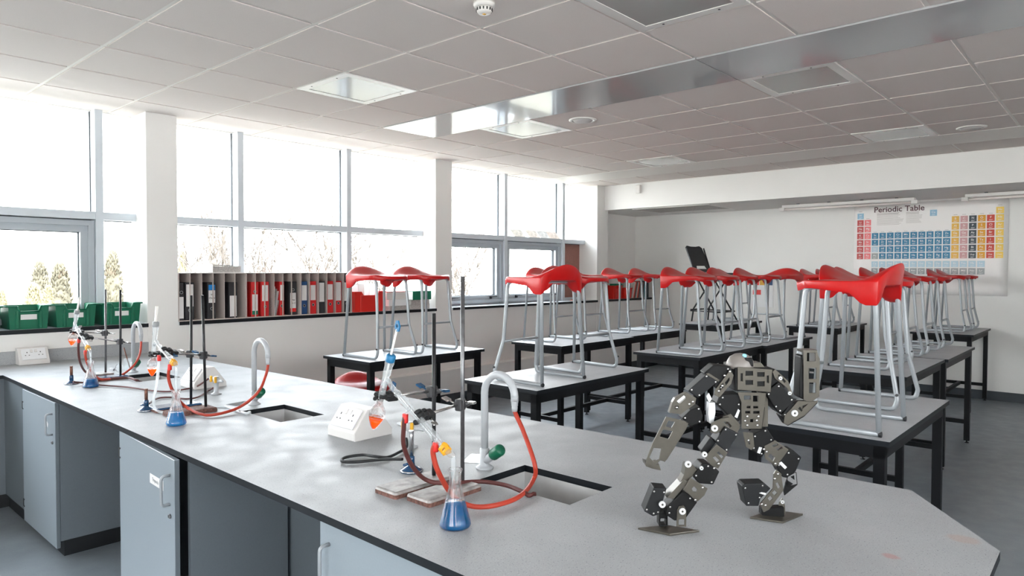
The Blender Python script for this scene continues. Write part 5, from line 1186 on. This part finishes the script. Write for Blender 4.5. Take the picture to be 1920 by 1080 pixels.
tray(4.335, 0.40, 'redtray', 'red plastic tray of white folders on the sill', h=0.205, group='red trays on the sill', lab=False)
for k in range(4):
    m = MB(); m.box((-0.002, 0, 0), (0.002, 0.20, 0.27 + 0.012*(k % 2)), Matrix.Rotation(0.05*k - 0.08, 4, 'Y')); o = m.build('folder', 'paper' if k != 1 else 'cardtop', None, (4.25 + 0.06*k, 5.93, SILL + 0.008))
    tag(o, 'white folder standing upright in the red tray', 'folder', 'folders in the red tray')
def flat(name, x, y, z, w, d, h, rot, mt, label, cat, page=None):
    t = thing(name, label, cat, (x, y, z), rot)
    if page:
        m = MB(); m.box((-w/2, -d/2, 0), (w/2, d/2, 0.003)); m.box((-w/2, -d/2, h - 0.003), (w/2, d/2, h)); m.box((-w/2, d/2 - 0.003, 0.003), (w/2, d/2, h - 0.003)); m.build('cover', mt, t)
        m = MB(); m.box((-w/2 + 0.004, -d/2 + 0.003, 0.003), (w/2 - 0.004, d/2 - 0.004, h - 0.003)); m.build('pages', page, t)
    else:
        m = MB(); m.bbox((-w/2, -d/2, 0), (w/2, d/2, h), 0.003, 1); m.build('body', mt, t)
    return t
z = SILL + 0.0006
flat('book', 4.73, 6.00, z, 0.34, 0.23, 0.045, 0.20, 'papergrey', 'grey stapled book at the bottom of the paper pile by the red tray', 'book', 'papergrey')
flat('book', 5.04, 6.01, z, 0.28, 0.23, 0.050, -0.04, 'papergrey', 'thick grey book at the bottom of the pile under the green box file', 'book', 'papergrey')
flat('book', 5.04, 6.01, z + 0.051, 0.28, 0.22, 0.052, 0.04, 'papergrey', 'upper grey book directly under the green box file', 'book', 'papergrey')
flat('paper_ream', 4.72, 6.00, z + 0.046, 0.28, 0.22, 0.070, 0.08, 'paper', 'white paper stack under the pale one beside the green box file', 'papers')
flat('paper_ream', 4.715, 6.00, z + 0.117, 0.27, 0.21, 0.075, -0.05, 'cardtop', 'pale paper stack on top of the white one', 'papers')
flat('book', 4.71, 6.00, z + 0.193, 0.26, 0.20, 0.010, 0.03, 'redtray', 'thin red booklet lying on the top of the paper pile', 'book', 'paper')
flat('box_file', 5.04, 5.99, z + 0.104, 0.30, 0.22, 0.095, PI + 0.12, 'teal', 'green box file on the pile beside the second pillar', 'box file', 'paper')
# ledge of the far window: four leaflets, each leaning
for k, (x, c) in enumerate(((6.945, (226, 220, 210)), (7.255, (228, 218, 208)), (7.485, (222, 222, 220)), (7.70, (228, 214, 204)))):
    m = MB(); m.box((-0.112, -0.001, 0), (0.112, 0.001, 0.135), Matrix.Rotation(-0.72, 4, 'X'))
    o = m.build('leaflet', mat('leaflet_print_%d' % k, c, 0.6, var=0.22, vscale=22), None, (x, 6.092, 1.9862))
    tag(o, ['leftmost leaflet standing on the ledge of the far window', 'second leaflet from the left on the window ledge', 'third leaflet from the left on the window ledge', 'rightmost leaflet on the window ledge, beside the mullion'][k], 'leaflet', 'leaflets on the window ledge')
m = MB(); m.lathe([(0.03, 0), (0.028, 0.012), (0.012, 0.020), (0, 0.022)], 14); o = m.build('cloth', 'brown', None, (7.95, 5.98, SILL)); tag(o, 'small brown crumpled cloth on the sill before the brown board', 'cloth')

# far shelf beyond the last pillar
tray(8.98, 0.26, 'redtray', 'red plastic tray on the far sill beyond the last pillar', h=0.20, depth=0.28, group='red trays on the far sill', lab=False)
tray(9.27, 0.24, 'redtray', 'red plastic basket on the far sill next to the books', h=0.16, depth=0.28, group='red trays on the far sill', lab=False)
flat('box', 9.20, 6.05, SILL + 0.17, 0.20, 0.12, 0.06, 0.1, 'teal', 'small green box lying on the red baskets of the far sill', 'box')
rnd = random.Random(9)
bc = [(200, 196, 190), (206, 84, 70), (60, 60, 62), (190, 186, 182), (212, 90, 76), (60, 62, 66), (150, 140, 136), (208, 204, 200), (200, 70, 62), (46, 52, 58), (28, 104, 110), (20, 92, 132), (40, 58, 60), (34, 36, 40)]
for k, c in enumerate(bc):
    lean = 0.30 - 0.015*k if k < 9 else 0.0
    x = 9.415 + 0.036*k; w = 0.024 + 0.008*rnd.random(); hh = 0.25 + 0.02*rnd.random()
    t = thing('book', '%s book %s on the far sill' % (['pale grey', 'red', 'black', 'off-white', 'salmon red', 'dark grey', 'brownish', 'white', 'scarlet', 'charcoal', 'teal', 'blue', 'dark green', 'blackish'][k], 'leaning to the right' if k < 9 else 'standing upright at the end'), 'book', (x, 5.88, SILL + 0.001 + (w/2*math.sin(lean) if lean else 0)), 0, 'books on the far sill')
    rx = Matrix.Rotation(lean, 4, 'Y')
    m = MB(); m.box((-w/2, 0, 0), (-w/2 + 0.002, 0.19, hh), rx); m.box((w/2 - 0.002, 0, 0), (w/2, 0.19, hh), rx); m.box((-w/2 + 0.002, 0, 0), (w/2 - 0.002, 0.003, hh), rx); m.build('cover', mat('book_cover_%d' % k, c, 0.5), t)
    m = MB(); m.box((-w/2 + 0.002, 0.003, 0.003), (w/2 - 0.002, 0.186, hh - 0.003), rx); m.build('pages', 'paper', t)

# ------------------------------------------------------------------ robot
t = thing('robot', 'small humanoid robot of grey metal plates and black servos standing on the bench', 'robot', (1.72, 0.78, BT), math.atan2(-0.743, 0.668))
mm = {'metal': 'rmetal', 'black': 'rblack', 'dark': 'rdark', 'white': 'rwhite'}
for name, mt, w0, w1, outer, holes in ROBOT:
    m = MB(); m.prism(outer, holes, (0, w1 - w0, 0), lambda q: (q[0], -w1, q[1]))
    po = m.build(name, mm[mt], t, bevel=0.0025 if mt in ('black', 'dark') else 0.0006)
    if 'servo' in name and mt != 'white':
        cu_ = sum(q[0] for q in outer)/len(outer); cv_ = sum(q[1] for q in outer)/len(outer)
        for q in outer[::(2 if len(outer) > 5 else 1)]:
            m = MB(); m.lathe([(0.0026, 0), (0.0026, 0.0012), (0.0012, 0.0016), (0, 0.0010)], 10, frame_mx((cu_ + (q[0] - cu_)*0.76, -w1, cv_ + (q[1] - cv_)*0.76), (0, -1, 0))); m.build('screw', 'steel', po)
for u, v, w, r in HORNS:
    m = MB(); mx = frame_mx((u, -w + 0.004, v), (0, -1, 0))
    m.lathe([(r, 0), (r, 0.005), (r*0.8, 0.0062), (r*0.36, 0.0062), (r*0.36, 0.004), (0, 0.004)], 22, mx); h_ = m.build('servo_horn', 'rwhite', t)
    m = MB(); m.lathe([(r*0.3, 0.004), (r*0.3, 0.0058), (0, 0.006)], 10, mx); m.build('screw', 'rmetal', h_)
for u, v, w in SCREWS:
    m = MB(); m.lathe([(0.0032, 0), (0.0032, 0.0016), (0.002, 0.0024), (0, 0.0024)], 10, frame_mx((u, -w, v), (0, -1, 0))); m.build('screw', 'steel', t)
for pts, nm in ((FOOT_NEAR, 'foot_plate'), (FOOT_FAR, 'foot_plate')):
    m = MB(); m.prism([(a, -b_) for a, b_ in pts], (), (0, 0, 0.0055), lambda q: (q[0], q[1], 0.0006)); m.build(nm, 'rmetal', t, bevel=0.0012)
# domed head shell
m = MB(); mx = Matrix.Translation((0.031, 0.004, 0.424)) @ Matrix.Diagonal((1.0, 0.85, 0.62, 1))
m.lathe([(0.036, -0.012), (0.0365, 0.0), (0.034, 0.018), (0.027, 0.036), (0.015, 0.048), (0, 0.052)], 26, mx); m.build('head_shell', 'rhead', t)
m = MB(); m.lathe([(0.006, 0), (0.005, 0.003), (0, 0.004)], 14, frame_mx((0.036, -0.014, 0.451), (0.1, -0.7, 0.75))); m.build('eye_lens', 'led', t)
# rear plates and spacers that tie the front plates to the body, arms and legs
def strut(a, b, r=0.005, mt='rmetal', nm='joint_axle'):
    m = MB(); m.tube([a, b], r, 12); m.build(nm, mt, t)

# ------------------------------------------------------------------ light, sky, camera
W = bpy.data.worlds.new('sky'); S.world = W; W.use_nodes = True
nt = W.node_tree; bg = nt.nodes['Background']
tc = nt.nodes.new('ShaderNodeTexCoord'); sp = nt.nodes.new('ShaderNodeSeparateXYZ'); rp = nt.nodes.new('ShaderNodeValToRGB')
nt.links.new(tc.outputs['Generated'], sp.inputs[0]); nt.links.new(sp.outputs['Z'], rp.inputs['Fac'])
rp.color_ramp.elements[0].position = 0.0; rp.color_ramp.elements[0].color = (0.96, 0.95, 0.92, 1)
rp.color_ramp.elements[1].position = 0.5; rp.color_ramp.elements[1].color = (0.86, 0.93, 1.0, 1)
nt.links.new(rp.outputs['Color'], bg.inputs['Color']); bg.inputs['Strength'].default_value = 8.0

cd_ = bpy.data.cameras.new('camera'); co_ = bpy.data.objects.new('camera', cd_); COL.objects.link(co_)
cd_.sensor_width = 36.0; cd_.lens = 24.2547; cd_.clip_start = 0.05; cd_.clip_end = 400
r_, u_, f_ = Vector((0.668042, -0.744117, 0.003001)), Vector((0.016655, 0.018983, 0.999681)), Vector((0.743937, 0.667779, -0.025075))
co_.matrix_world = Matrix(((r_.x, u_.x, -f_.x, 0), (r_.y, u_.y, -f_.y, 0), (r_.z, u_.z, -f_.z, 1.53), (0, 0, 0, 1)))
S.camera = co_
bpy.data.objects.remove(_fo); bpy.data.curves.remove(_fc)
S.view_settings.view_transform = 'Standard'; S.view_settings.look = 'None'
S.view_settings.exposure = 1.2; S.view_settings.gamma = 1.0; S.view_settings.use_curve_mapping = False
S.cycles.max_bounces = 14; S.cycles.diffuse_bounces = 8; S.cycles.transparent_max_bounces = 24
